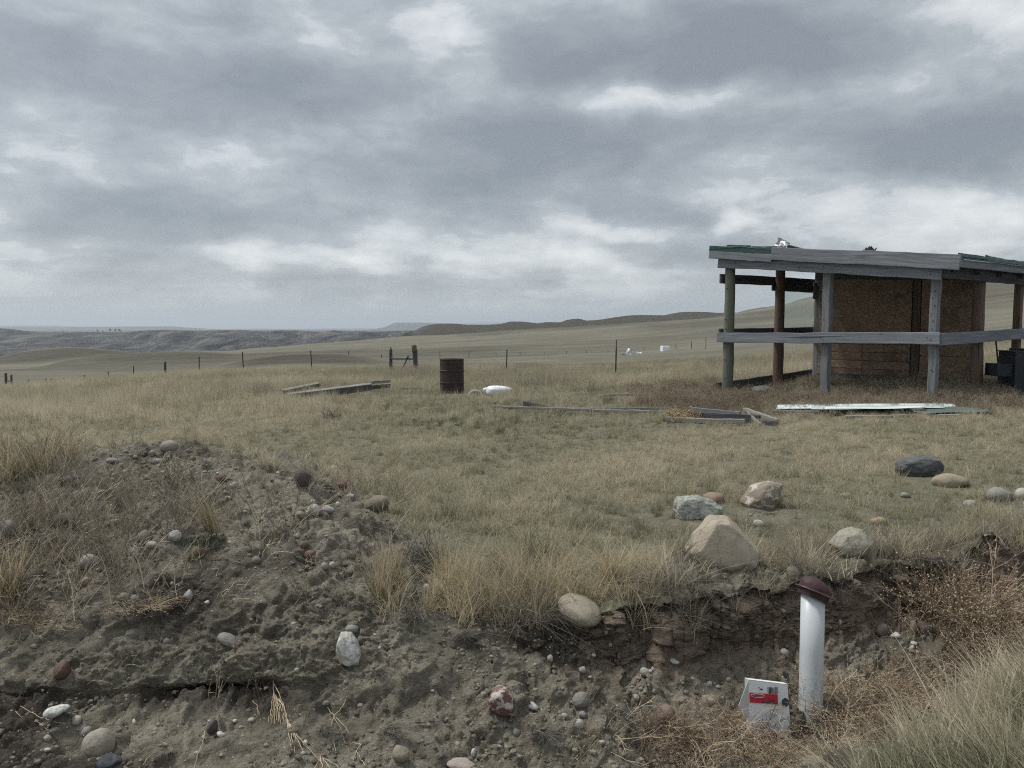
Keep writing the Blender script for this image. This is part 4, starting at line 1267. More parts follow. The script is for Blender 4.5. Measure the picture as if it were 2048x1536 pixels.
gsheet(1552, 828, 1912, 824, .55, 'white_metal', 'long white ribbed metal sheet lying on grass before the shelter', 121, .05)
gsheet(1622, 831, 1890, 829, .34, 'pale_metal', 'pale green bent metal sheet in the stack before the shelter', 122, .07)
gsheet(1648, 834, 1850, 832, .18, 'white_metal', 'short bright white sheet at the front of the metal stack', 123, .09, ribs=1)
gsheet(1850, 835, 1985, 830, .5, 'green_sheet', 'faded green metal sheet on grass right of the white sheets', 124, .03)
gboard(1690, 838, 1920, 836, .04, .05, 'wood_pale', 'pale lath under the front of the white metal sheets', 125, .03, .03)
gboard(1545, 829, 1640, 830, .03, .05, 'wood_grey', 'grey lath under the left end of the white metal sheets', 126, .05, .05)

# ------------------------------------------------------------------ fences
def tpost_mesh(name, h, w=.045, tip=0.0):
    v, f = [], []
    sec = [(-w / 2, 0), (-.006, 0), (-.006, w * .8), (.006, w * .8), (.006, 0), (w / 2, 0), (w / 2, -.008), (-w / 2, -.008)]
    rings = []
    for i in range(9):
        z = -.4 + (h + .4) * i / 8
        k = 1.0 if not tip or z < h - tip else .55
        rings.append([(a * k, b_ * k, z) for a, b_ in sec])
    return mesh(name, *loft(rings), None, False, [M['steel_post']])


def any_z(X, Y):
    if Y < 59:
        return gz(X, Y)
    c_ = np.clip((1024 + F * X / Y - QS[0]) / (QS[1] - QS[0]), 0, NQ - 1)
    c_ = int(round(float(c_)))
    return float(np.interp(Y, Yf[:, c_], Zd[:, c_]))


def fence(label, posts, group=None, wires=(.35, .7, 1.02), wooden=(), hfix=None, wr=.004):
    """posts: (px of the post, py of its top, Y)"""
    P = []
    for (px, pt, Y) in posts:
        p = at(px, pt, Y); P.append((p, any_z(p.x, Y)))
    o = Vector((P[0][0].x, P[0][0].y, P[0][1]))
    t = thing('barbed_wire_fence', label, 'fence', o)
    for i, (p, z0) in enumerate(P):
        h = max(p.z - z0, .5)
        if i in wooden:
            q = pole('fence_post', Vector((p.x, p.y, z0 - .4)) - o, Vector((p.x, p.y, p.z)) - o, .075, .065, M['wood_dark'], t, seed=i, segs=6, nr=10)
        else:
            q = obj('fence_post', tpost_mesh('fence_post', h, .05 if Y < 60 else .09, .22 if i == len(P) - 1 else 0), t, Vector((p.x, p.y, z0)) - o, (R(random.uniform(-2, 2)), R(random.uniform(-2.5, 2.5)), random.uniform(-.4, .4)))
    for k, wh in enumerate(wires):
        pts = []
        for i in range(len(P) - 1):
            (p, z0), (p2, z1) = P[i], P[i + 1]
            h0, h1 = min(wh, (p.z - z0) * .95), min(wh, (p2.z - z1) * .95)
            for s in np.linspace(0, 1, 6)[:-1]:
                zz = (z0 + h0) * (1 - s) + (z1 + h1) * s - .03 * 4 * s * (1 - s)
                gm_ = any_z(p.x + (p2.x - p.x) * s, p.y + (p2.y - p.y) * s)
                pts.append((p.x + (p2.x - p.x) * s - o.x, p.y + (p2.y - p.y) * s - o.y, max(zz, gm_ + .1) - o.z))
        p, z0 = P[-1]
        pts.append((p.x - o.x, p.y - o.y, z0 + min(wh, (p.z - z0) * .95) - o.z))
        v, f = tube_arrays(pts, wr, wr, 3)
        obj('wire', mesh('wire', v, f, None, False, [M['wire']]), t)
    return t


random.seed(5)
fence('near barbed wire fence on dark steel posts crossing behind drum and H brace',
      [(56, 758, 58), (92, 756, 57), (103, 757, 56), (127, 757, 55), (169, 750, 53), (217, 743, 51), (266, 732, 48), (330, 723, 45), (397, 713, 43), (486, 704, 42), (623, 701, 41), (781, 699, 35.2), (832, 699, 34.4), (1013, 699, 37), (1232, 679, 28.5)], wooden=(7, 11, 12))
fence('far thin wire fence running along the valley slope beyond the drum',
      [(697, 721, 112), (763, 716, 118), (880, 703, 150), (938, 702, 155), (992, 704, 160), (1040, 704.5, 160), (1090, 704.5, 160), (1133, 705, 158), (1173, 704.5, 155), (1216, 703.5, 150), (1288, 695, 140), (1352, 687, 135), (1383, 682, 130), (1412, 674, 122)], wr=.006, wires=(.4, .95))

# H brace in the middle, pointed post and old forked post
hb = at(781, 747, 35); hbz = gz(hb.x, 35)
brace = thing('fence_brace', 'wooden H brace of two posts and a crossbar behind the drum', 'fence brace', (hb.x, 35, hbz))
def bp(px, py, Y):
    return at(px, py, Y) - Vector((hb.x, 35, hbz))
pole('post', bp(782, 756, 35), bp(781.5, 693, 35), .075, .07, M['wood_dark'], brace, seed=1, segs=14, point=.12)
pole('post', bp(831, 756, 34.2), bp(828.5, 698, 34.2), .085, .085, M['wood_dark'], brace, seed=2)
pole('post_top', bp(829.2, 704, 34.18), bp(828.2, 690, 34.22), .105, .10, M['wood_brown'], brace, seed=3, segs=4, rough=.08)
pole('crossbar', bp(783, 716.5, 35), bp(829, 716.8, 34.2), .065, .06, M['wood_post'], brace, seed=4)
pole('stick', bp(806, 736, 34.5), bp(816.5, 711, 34.3), .035, .03, M['wood_dark'], brace, seed=5, nr=8)
pole('stick', bp(815.5, 713.5, 34.3), bp(820.5, 723, 34.2), .02, .012, M['wood_dark'], brace, seed=6, nr=8)
lb = at(12, 775, 47); lbz = gz(lb.x, 47)
brace2 = thing('fence_brace', 'dark wooden H brace of two short posts at left picture edge', 'fence brace', (lb.x, 47, lbz))
def bp2(px, py, Y):
    return at(px, py, Y) - Vector((lb.x, 47, lbz))
pole('post', bp2(12.5, 786, 47), bp2(11.5, 746, 47), .075, .07, M['wood_dark'], brace2, seed=7)
pole('post', bp2(24, 786, 46.5), bp2(22.5, 749.5, 46.5), .06, .055, M['wood_dark'], brace2, seed=8)
pole('crossbar', bp2(13, 762, 47), bp2(23, 762, 46.5), .04, .04, M['wood_dark'], brace2, seed=9)

# far white tank, wrecked sheet and white litter on the slope
tkp = at(1330, 703.5, 128); tz = any_z(tkp.x, 128)
tank = thing('tank', 'white square plastic tank standing far off on the slope', 'tank', (tkp.x, 128, tkp.z - .05), R(12))
obj('body', box_mesh('body', -.64, .64, -.55, .55, .06, 1.02, M['tank'], .09), tank)
obj('base', box_mesh('base', -.68, .68, -.58, .58, -.8, .055, M['wood_dark'], .02), tank)
wsp = at(1252, 710, 118)
wr_ = thing('sheet_wreck', 'bent grey metal sheet wreckage standing on far slope left of tank', 'wreckage', (wsp.x, 118, wsp.z))
q1 = crumple('panel', 1.6, 1.0, .03, .12, 31, M['galv'], n=8, parent=wr_); q1.location = (.25, 0, .35); q1.rotation_euler = (R(-35), R(-50), 0)
q2 = crumple('panel', 1.5, .5, .03, .10, 32, M['black_metal'], n=8, parent=wr_); q2.location = (-.75, 0, -.1); q2.rotation_euler = (R(-50), R(-14), 0)
lp = at(1278, 705.5, 125)
lit = tag(crumple('litter', .9, .35, .03, .15, 33, M['sack'], n=8), 'small white litter on far slope between wreckage and white tank', 'litter')
lit.location = (lp.x, 125, lp.z); lit.rotation_euler = (R(-50), 0, 0)
lp = at(1872 + 112, 615, 300)

# bare trees on the river bluff
def bare_tree(px, py, hpx, seed, label):
    b_ = hitfar(px, py, K0 + 7.6)
    Y = b_.y; h = hpx / F * Y
    rr = np.random.default_rng(seed)
    t = thing('bare_tree', label, 'tree', b_, group='bare trees on the river bluff')
    v, f = tube_arrays([(0, 0, -1), (0.1, 0, h * .3), (.2, .1, h * .6)], h * .035, h * .018, 5)
    obj('trunk', mesh('trunk', v, f, None, True, [M['bark']]), t)
    ps = []
    for k in range(60):
        a = rr.uniform(0, 6.28); z0 = rr.uniform(.2, .6) * h
        d = np.array([math.cos(a), math.sin(a), rr.uniform(.6, 1.6)]); d /= np.linalg.norm(d)
        l_ = rr.uniform(.25, .5) * h
        p0_ = np.array([.1, 0, z0]); pts = [p0_ + d * l_ * s + np.array([0, 0, .1 * l_ * s * s]) for s in (0, .5, 1)]
        ps.append(tube_arrays(pts, h * .014, h * .006, 3))
    v, f = join_arrays(ps)
    obj('crown', mesh('crown', v, f, None, False, [M['bark']]), t)


for i, (px, py, hp) in enumerate([(196, 664.5, 6), (207, 664.5, 5), (223, 664.5, 9), (234, 664.5, 8), (239, 664.5, 8), (243, 664.5, 6), (130, 664.5, 4)]):
    bare_tree(px, py, hp, 200 + i, 'small bare tree on the skyline of the far left bluff')


# ------------------------------------------------------------------ stones
def rock_mesh(name, seed, sub=3, amp=.18, cuts=5, angular=0.0, m='rock'):
    bm = bmesh.new()
    bmesh.ops.create_icosphere(bm, subdivisions=sub, radius=1.0)
    p = np.array([v.co for v in bm.verts])
    rr = np.random.default_rng(seed)
    s = p * (1 + amp * fbm(p * 1.1 + seed * 5.1, 2, seed)[:, None])
    for k in range(cuts):
        d = rr.normal(size=3); d /= np.linalg.norm(d)
        lim = rr.uniform(.55, .85) if angular else rr.uniform(.68, .92)
        t = s @ d
        ex = np.maximum(t - lim, 0)
        s = s - d * (ex * (.93 if angular else .6))[:, None]
    s += p * (.035 * fbm(p * 4.5 + seed, 3, seed + 9))[:, None]
    for v, q in zip(bm.verts, s):
        v.co = q
    me = bpy.data.meshes.new(name); bm.to_mesh(me); bm.free()
    me.materials.append(M[m])
    me.polygons.foreach_set('use_smooth', np.ones(len(me.polygons), bool))
    return me


ROUND = [rock_mesh('stone', 300 + i, 2, .24, 5) for i in range(5)]
ANG = [rock_mesh('stone', 320 + i, 2, .18, 6, 1.0) for i in range(5)]


def stone(px, py, w, h, col, label, group=None, me=None, seed=None, kind='stone', name='stone', depth=None, tilt=0.0, sink=.3, cat='stone', ymin=1.4, keep=False, proud=0.0):
    """a stone whose picture is w x h pixels about (px, py), resting in the soil there"""
    seed = seed if seed is not None else int(px * 7 + py * 13)
    rr = random.Random(seed)
    p = hit(px, py + h * sink, ymin)
    Y = p.y
    c = at(px, py, Y)
    dep = Y * CP + (CAMZ - c.z) * SP
    sx = w / F * dep / 2 * 1.06; sz = h / F * dep / 2 * 1.06
    sy = depth if depth else (sx * .5 + sz * .5)
    if me is None:
        me = rr.choice(ROUND)
    o = obj(name, me, None, (c.x, Y + sy * (.36 - proud), c.z - sz * (.06 - proud * .2)), (0, R(tilt), 0) if keep else (rr.uniform(-.15, .15), R(tilt), rr.choice([0, math.pi]) + rr.uniform(-.25, .25)), (sx, sy, sz))
    col = tuple(c * .92 for c in col)
    o.color = (*col, 1)
    return tag(o, label, cat, group)


TAN = (.30, .26, .20); PALE = (.40, .38, .33); GREY = (.24, .23, .215); DK = (.11, .10, .10); WHITE = (.55, .54, .50)
REDD = (.16, .075, .06); PINK = (.34, .27, .23); BRN = (.17, .135, .10); OLV = (.15, .13, .07)
RM = rock_mesh
# boulders in the grass at the right
def hullrock(name, seed, outline, thick=.8, m='rock', sub=3, bump_=.05, mid=.75):
    """a stone with a given outline (x, z in -1..1) and a rounded, faceted depth"""
    rr = np.random.default_rng(seed)
    bm = bmesh.new()
    for (x, z) in outline:
        for yk, sc_ in ((-thick * .55, .8), (0.05, 1.0), (thick * .7, .72)):
            bm.verts.new((x * sc_ + rr.normal(0, .04), yk + rr.normal(0, .06), z * sc_ + rr.normal(0, .04)))
    for k in range(3):
        bm.verts.new((rr.uniform(-.45, .45), -thick * rr.uniform(.75, .95), rr.uniform(-.5, .3)))
    r_ = bmesh.ops.convex_hull(bm, input=list(bm.verts))
    bmesh.ops.delete(bm, geom=[g_ for g_ in r_['geom_interior'] if isinstance(g_, bmesh.types.BMVert)], context='VERTS')
    bmesh.ops.bevel(bm, geom=list(bm.edges), offset=.035, segments=2, affect='EDGES', profile=.5)
    bmesh.ops.triangulate(bm, faces=list(bm.faces))
    for k in range(2):
        lg = [e for e in bm.edges if e.calc_length() > .16]
        bmesh.ops.subdivide_edges(bm, edges=lg, cuts=2 if k == 0 else 1, use_grid_fill=True)
        bmesh.ops.triangulate(bm, faces=list(bm.faces))
    bmesh.ops.remove_doubles(bm, verts=list(bm.verts), dist=.008)
    bmesh.ops.smooth_vert(bm, verts=list(bm.verts), factor=.3, use_axis_x=True, use_axis_y=True, use_axis_z=True)
    bmesh.ops.recalc_face_normals(bm, faces=list(bm.faces))
    p = np.array([v.co for v in bm.verts])
    q = p * (1 + bump_ * fbm(p * 2.3 + seed, 3, seed) + bump_ * .5 * fbm(p * 7 + seed, 2, seed + 2))[:, None]
    for v, c in zip(bm.verts, q):
        v.co = c
    me = bpy.data.meshes.new(name); bm.to_mesh(me); bm.free()
    me.materials.append(M[m])
    me.polygons.foreach_set('use_smooth', np.ones(len(me.polygons), bool))
    return me


stone(1453, 1094, 152, 124, (.375, .325, .255), 'largest tan boulder, wedge shaped, on the bank edge left of pipe', me=hullrock('boulder', 3, [(-1, -.15), (-.72, .5), (-.38, 1.0), (.12, .93), (.52, .42), (1.0, -.22), (.92, -.72), (.2, -1.0), (-.8, -.7)]), name='boulder', depth=.2, sink=.30, keep=True, cat='boulder')
stone(1398, 1020, 96, 58, (.19, .19, .17), 'grey boulder crusted with pale lichen behind the largest boulder', me=hullrock('boulder', 12, [(-1, .1), (-.8, .8), (-.1, 1), (.5, .75), (1, .1), (.95, -.8), (-.2, -1), (-.9, -.7)], .8, 'rock_lichen', bump_=.09), name='boulder', keep=True, cat='boulder')
stone(1428, 998, 42, 24, (.27, .20, .15), 'small tan stone just behind the lichen crusted boulder')
stone(1528, 996, 80, 66, (.25, .215, .165), 'tan boulder with a pinkish white patch in the grass', me=hullrock('boulder', 14, [(-.95, -.3), (-.5, .7), (.3, 1), (.95, .85), (.98, -.2), (.3, -1), (-.7, -.85)], .8, 'rock_quartz'), name='boulder', keep=True, cat='boulder')
stone(1712, 1092, 88, 70, (.34, .32, .26), 'smooth pale boulder in grass above and right of pipe cap', me=hullrock('boulder', 15, [(-1, .05), (-.6, .75), (0, 1), (.4, .85), (.8, .3), (1, -.2), (.95, -.9), (.1, -1), (-.8, -.5)], .8, bump_=.07), name='boulder', keep=True, cat='boulder')
stone(1775, 1134, 34, 26, (.19, .18, .17), 'flat grey stone lying at the bank brink right of pale boulder', me=ANG[0], tilt=20)
stone(1845, 937, 96, 50, (.095, .10, .105), 'dark grey angular boulder farthest back in the grass', me=hullrock('boulder', 17, [(-1, -.1), (-.7, .65), (-.2, 1), (.7, .9), (1, .2), (.8, -.8), (-.6, -1)], bump_=.11), name='boulder', keep=True, cat='boulder')
stone(1905, 964, 66, 30, (.29, .25, .18), 'tan rounded boulder half hidden in grass right of dark boulder', me=RM('boulder', 18, 3, .15, 2), name='boulder', cat='boulder')
stone(2005, 992, 50, 32, (.24, .235, .205), 'grey stone in the grass near the right picture edge', me=ROUND[2])
stone(2046, 990, 26, 30, (.42, .40, .36), 'pale stone cut by the right picture edge', me=ROUND[3])
stone(1942, 1009, 24, 16, (.31, .29, .25), 'small pale stone in grass below the tan rounded boulder')
stone(1759, 1044, 31, 19, (.33, .26, .16), 'small yellowish stone in grass above the smooth pale boulder')
stone(1693, 993, 22, 13, GREY, 'small grey stone in grass between patched boulder and dark boulder')
stone(1812, 991, 20, 14, GREY, 'small grey stone in grass below the dark angular boulder', me=ANG[1])
stone(1518, 1048, 24, 16, PALE, 'small pale stone in the grass below the patched boulder')
stone(1162, 1226, 84, 48, (.30, .265, .205), 'long smooth tan cobble poking from the bank brink', me=RM('stone', 23, 4, .07, 1), tilt=16, depth=.16, sink=.2)
stone(1133, 1206, 30, 16, (.27, .24, .19), 'small tan stone behind the long smooth cobble')
stone(1527, 781, 42, 20, (.36, .355, .34), 'pale domed stone on the ground inside the shelter', me=RM('stone', 25, 3, .08, 1), ymin=12)
# cobbles in the soil heap, the ones that can be singled out
S = stone
S(697, 1298, 50, 66, (.42, .40, .35), 'white and tan cobble standing upright in the soil face', me=hullrock('stone', 31, [(-.5, 1), (.3, .95), (.75, .5), (1, -.2), (.9, -.9), (.2, -1), (-.6, -.85), (-1, -.2), (-.85, .5)], .7, 'rock_white'), keep=True, proud=.45)
S(703, 1259, 26, 18, GREY, 'grey stone lying on top of the white upright cobble')
S(191, 1494, 58, 60, (.30, .27, .225), 'round tan cobble with a pale scratch low on the heap', me=RM('stone', 33, 4, .06, 2), sink=.2)
S(214, 1529, 50, 28, (.035, .04, .055), 'blue black stone under the round tan cobble', me=RM('stone', 34, 3, .2, 5, 1))
S(170, 1467, 20, 24, GREY, 'grey stone tucked behind the round tan cobble')
S(118, 1342, 32, 42, (.15, .088, .07), 'red brown pointed stone in the left soil face', me=RM('stone', 36, 3, .15, 6, 1), tilt=10)
S(110, 1425, 50, 24, (.46, .45, .41), 'flat white topped stone in the hollow at left', me=RM('stone', 37, 3, .2, 6, 1, 'rock_white'), tilt=-14)
S(151, 1443, 21, 19, PALE, 'round pale stone right of the flat white topped stone')
S(265, 1445, 14, 14, WHITE, 'small white chip at the foot of the dark hollow', me=ANG[2])
S(498, 1350, 23, 14, (.38, .33, .28), 'pinkish flat stone of the trio above the root', me=ANG[3])
S(519, 1352, 20, 14, GREY, 'dark grey middle stone of the trio above the root', me=ANG[4])
S(537, 1349, 17, 17, (.20, .19, .18), 'round grey right-hand stone of the trio above the root')
S(422, 1456, 21, 32, (.085, .075, .075), 'dark upright block shaped stone below the hollow', me=ANG[1])
S(440, 1470, 17, 10, WHITE, 'white oval pebble right of the dark block shaped stone', tilt=-15)
S(501, 1441, 14, 10, PALE, 'pale pebble below the hollow left of the root')
S(1002, 1403, 52, 54, (.17, .095, .08), 'red and white angular stone in the middle of the slope', me=RM('stone', 41, 3, .15, 7, 1, 'rock_quartz'), tilt=15, proud=.4)
S(1063, 1413, 31, 15, (.48, .46, .43), 'white slanting chip right of the red and white stone', me=ANG[2], tilt=12)
S(1163, 1403, 34, 34, (.22, .21, .19), 'grey knobby stone low on the slope beside brown weeds', me=RM('stone', 43, 3, .25, 3, 0))
S(1165, 1430, 15, 14, GREY, 'small grey stone under the grey knobby stone')
S(1157, 1450, 23, 22, (.44, .42, .38), 'pale three cornered stone below the grey knobby stone', me=ANG[0])
S(800, 1510, 36, 36, (.26, .225, .17), 'tan angular stone at the bottom picture edge left of centre', me=ANG[3])
S(930, 1532, 72, 24, (.36, .30, .27), 'flat pink stone cut by the bottom picture edge', me=RM('stone', 47, 3, .15, 4))
S(948, 1506, 11, 17, WHITE, 'small white block above the flat pink stone', me=ANG[4])
S(1033, 1467, 15, 18, GREY, 'small grey oval stone above the bottom grey grass tuft')
S(625, 1021, 24, 26, (.46, .44, .40), 'white half of the touching stone pair on the mound shoulder')
S(637, 1026, 18, 20, (.20, .115, .10), 'maroon half of the touching stone pair on the mound shoulder')
S(656, 1020, 28, 19, (.33, .325, .31), 'grey white angular stone right of the maroon stone', me=ANG[1])
S(600, 1030, 20, 14, (.25, .22, .17), 'tan oval stone left of the touching stone pair')
S(682, 971, 26, 24, (.12, .05, .042), 'dark red stone on the right edge of the mound', me=ANG[2], tilt=25)
S(701, 992, 14, 9, WHITE, 'white flat pebble below the dark red stone')
S(626, 1003, 9, 9, WHITE, 'tiny white pebble above the touching stone pair')
S(752, 1011, 52, 36, (.185, .155, .12), 'broad brown stone where the mound meets the grass', me=RM('stone', 53, 3, .15, 3), tilt=25)
S(603, 957, 30, 44, (.105, .078, .07), 'tall dark brown stone among stalks on the mound crest', me=ANG[0], tilt=-12)
S(444, 956, 26, 20, (.125, .07, .058), 'dark reddish stone amid dry stalks on the mound', me=ANG[3])
S(468, 970, 17, 12, PALE, 'pale flat stone right of the dark reddish stone', me=ANG[4])
S(335, 894, 34, 27, (.25, .215, .185), 'rounded pinkish tan stone on the top of the mound', me=RM('stone', 57, 3, .1, 2))
S(313, 923, 22, 14, GREY, 'grey stone below the rounded stone on mound top')
S(223, 922, 26, 13, (.22, .215, .205), 'flat grey stone on the left of the mound top')
S(130, 959, 32, 20, (.15, .13, .115), 'brown stone behind stalks at left of the mound', me=ANG[2])
S(348, 1073, 26, 26, (.40, .38, .35), 'pale round stone at the foot of the white stalks')
S(288, 1078, 23, 32, (.22, .195, .165), 'upright grey brown stone left of the pale round stone')
S(301, 1090, 22, 15, PALE, 'pale flat stone in front of the upright grey brown stone')
S(270, 1109, 33, 26, (.18, .165, .15), 'dark stone with a white band on the left slope', me=RM('stone', 63, 3, .1, 2, 0, 'rock_vein'))
S(263, 1039, 28, 20, (.28, .255, .225), 'tan domed stone above the upright grey brown stone')
S(223, 1046, 32, 15, (.30, .24, .18), 'long orange tan stone under the white root tuft', tilt=-12)
S(125, 1038, 46, 22, (.145, .125, .105), 'wide brown stone behind dry stalks on left slope', me=RM('stone', 66, 3, .12, 3))
S(173, 1126, 38, 30, (.36, .345, .31), 'large pale stone among dry stalks on the left slope', me=RM('stone', 67, 3, .18, 4))
S(140, 1149, 22, 20, (.27, .235, .175), 'tan stone left below the large pale stone')
S(170, 1163, 20, 18, (.32, .25, .215), 'pink stone below the large pale stone')
S(38, 1111, 26, 19, (.30, .28, .25), 'pale stone among brown stalks at far left')
S(14, 1062, 30, 42, (.19, .18, .165), 'grey stone cut by the left picture edge')
S(390, 1109, 40, 32, (.125, .10, .055), 'olive brown stone beside the bent tan grass clump', me=ANG[1], tilt=-25)
S(616, 1110, 32, 22, (.135, .065, .052), 'dark red stone in the middle of the mound slope', me=ANG[3])
S(606, 1090, 18, 14, (.16, .09, .075), 'dull red stone just above the dark red slope stone', me=ANG[4])
S(648, 1134, 15, 16, (.28, .255, .22), 'left one of two pebbles on the lip of the heap')
S(663, 1131, 14, 15, (.36, .335, .295), 'right one of two pebbles on the lip of the heap')
S(512, 1121, 21, 16, (.19, .18, .155), 'grey stone on the bare upper slope of the heap', me=ANG[0])
S(375, 1191, 19, 26, (.33, .325, .30), 'whitish stone set in the bare soil face', me=ANG[2])
S(455, 1283, 46, 20, (.235, .225, .205), 'grey curved stone in the middle of the bare soil face', tilt=-28)
S(245, 1196, 26, 22, (.20, .175, .13), 'tan stone under the twiggy mat on the left slope')
S(269, 1198, 15, 17, GREY, 'grey stone right of the tan stone under the twiggy mat', me=ANG[1])
# stones on the trench floor
S(1290, 1345, 19, 18, (.40, .385, .35), 'round pale pebble at the foot of the red cut bank')
S(1279, 1311, 12, 16, (.37, .36, .335), 'upright pale pebble stuck in the red cut bank')
S(1350, 1323, 22, 12, (.52, .51, .49), 'white flake at the foot of the red cut bank', me=ANG[3])
S(1271, 1397, 16, 15, PALE, 'upper one of two pale stones left of the brown cobble', tilt=30)
S(1271, 1419, 18, 15, (.30, .285, .255), 'lower one of two pale stones left of the brown cobble')
S(1333, 1433, 37, 42, (.20, .145, .12), 'reddish brown cobble among dry weeds in the trench', me=RM('stone', 84, 3, .1, 2))
S(1421, 1403, 34, 22, (.30, .26, .20), 'tan mottled stone behind weeds left of the carton', me=RM('stone', 85, 3, .14, 3))
S(1571, 1307, 23, 18, (.36, .335, .295), 'pale stone on the soil just left of the pipe', me=ANG[4])
S(1793, 1272, 19, 15, (.50, .49, .45), 'white stone on the trench floor right of pipe', me=ANG[2])
S(1767, 1263, 28, 30, (.19, .145, .125), 'reddish block of stone in the bank right of pipe', me=ANG[0])
S(1829, 1254, 12, 28, (.29, .24, .195), 'narrow upright pinkish stone in the bank right of pipe')
S(1853, 1257, 28, 30, (.16, .135, .12), 'brown slab in the bank behind the brown weed bush', me=ANG[3])
S(1780, 1232, 14, 15, (.25, .20, .16), 'small tan stone high in the bank right of pipe')
S(1680, 1246, 9, 15, PALE, 'small upright pale pebble in the bank beside the pipe')
S(1830, 1288, 15, 9, (.50, .48, .42), 'flat white chip on the trench floor by the weed bush', me=ANG[1], tilt=20)
S(853, 1178, 15, 19, (.40, .37, .34), 'pale drop shaped stone under the grass on the brink')
S(912, 1201, 10, 9, PALE, 'tiny pale stone on the brink below dry grass')
S(996, 1235, 22, 13, (.29, .275, .24), 'grey flat stone peeping from under the golden grass', tilt=25)
S(1100, 1318, 12, 16, PALE, 'oval pale pebble below the long smooth cobble')
S(1165, 1341, 14, 15, PALE, 'pale pebble on the slope left of the red cut bank')
S(1375, 1198, 13, 20, (.33, .31, .285), 'grey pebble held by roots under the overhanging sod')
S(1220, 1222, 16, 12, GREY, 'small grey stone right of the long smooth cobble', me=ANG[2])
S(2020, 1165, 34, 26, (.16, .12, .105), 'reddish brown stone in the bank at right edge', me=ANG[0])
# pebbles nobody could tell apart
rp_ = random.Random(77)
PEB = [((1255, 1310, 1335, 1400), 10, 'small pale pebble in the scatter at the foot of the red cut bank', 'pebble scatter under the cut bank'),
       ((1372, 1460, 1355, 1400), 8, 'small pale pebble in the scatter behind the trench weeds', 'pebble scatter behind the trench weeds'),
       ((1775, 1850, 1270, 1305), 9, 'tiny white chip on the trench floor right of the pipe', 'white chips right of the pipe'),
       ((200, 420, 900, 960), 40, 'small grey brown pebble on the gravelly top of the mound', 'gravel stones on the mound top'),
       ((430, 700, 930, 1100), 26, 'small pebble on the right shoulder of the mound', 'pebbles on the mound shoulder'),
       ((0, 330, 990, 1150), 22, 'small pebble among dry stalks on the left slope', 'pebbles among the left stalks'),
       ((80, 640, 1440, 1520), 18, 'small pebble on the soil below the hollow', 'pebbles below the hollow'),
       ((640, 1230, 1290, 1500), 18, 'small pebble on the bare slope below the grass brink', 'pebbles on the bare slope'),
       ((250, 660, 1170, 1370), 10, 'small pebble set in the cracked soil face', 'pebbles in the soil face')]
for (x0, x1, y0, y1), n_, lab, grp in PEB:
    for i in range(n_):
        s_ = rp_.uniform(7, 12) * (1.3 if rp_.random() < .15 else 1)
        k_ = rp_.random()
        col = PALE if k_ < .4 else (WHITE if k_ < .5 else (TAN if k_ < .65 else (GREY if k_ < .9 else PINK)))
        if 'grey brown' in lab:
            col = rp_.choice([GREY, BRN, (.25, .235, .21), TAN, PALE])
        S(rp_.uniform(x0, x1), rp_.uniform(y0, y1), s_, s_ * rp_.uniform(.6, 1.0), col, lab, grp, me=rp_.choice(ROUND[:2] + ANG), seed=rp_.randrange(10 ** 6), sink=.25, name='pebble', cat='pebble')

# ------------------------------------------------------------------ the white pipe with its maroon cap
pb = at(1620, 1452, 3.78)
pz = gz(pb.x, pb.y)
tp_ = at(1626, 1188, 3.86)
ax = (tp_ - Vector((pb.x, pb.y, pz)))
pipe = thing('vent_pipe', 'white plastic standpipe with a tilted maroon cap rising from the trench', 'pipe', (pb.x, pb.y, pz))
pl_ = ax.length
pipe.rotation_euler = Vector((0, 0, 1)).rotation_difference(ax.normalized()).to_euler()
pr_ = .0585
lathe('tube', [(pr_ - .006, -.3), (pr_, -.3), (pr_, 0), (pr_, pl_ * .5), (pr_, pl_), (pr_ - .006, pl_), (pr_ - .006, pl_ - .3)], M['pvc'], pipe, n=48)
cap = bpy.data.objects.new('cap', None)
capm = []
n_ = 40
rc = .082
prof = [(rc * .93, -.042), (rc * .96, -.038), (rc * .97, -.012), (rc * 1.10, -.009), (rc * 1.13, -.004), (rc * 1.13, .001), (rc * 1.02, .004), (rc * .96, .008), (rc * .95, .030), (rc * .91, .048), (rc * .82, .066), (rc * .66, .082), (rc * .46, .092), (rc * .24, .097), (.002, .098)]
prof = [(rc * .90, -.034), (rc * .93, -.030), (rc * .95, -.008), (rc * .99, .004), (rc * .985, .022)] + [(rc * .985 * math.cos(t_), .018 + .052 * math.sin(t_)) for t_ in np.linspace(.15, 1.52, 9)]
rings = []
for (r_, z_) in prof:
    ring = []
    for j in range(n_):
        th = 2 * math.pi * j / n_
        k = 1 + .03 * math.sin(2 * th + .6) + (.02 * math.sin(5 * th) if z_ > .03 else 0)
        # one side of the dome is squashed
        xs_ = -.28 * max(0, z_ - .02)
        ring.append((r_ * k * math.cos(th) + xs_, r_ * k * math.sin(th), z_ - .12 * max(0, r_ * math.cos(th)) * (1 if z_ > .03 else 0)))
    rings.append(ring)
v, f = loft(rings, cap=False)
bpy.data.objects.remove(cap)
cap = obj('cap', mesh('cap', v, f, None, True, [M['maroon']]), pipe, (.008, 0, pl_ + .012), (R(-4), R(20), 0))
cap['label'] = 'dented maroon plastic cap sitting askew'
lathe('flange', [(rc * .95, -.003), (rc * 1.19, -.004), (rc * 1.20, .002), (rc * .95, .005)], M['maroon_rim'], cap, n=40)

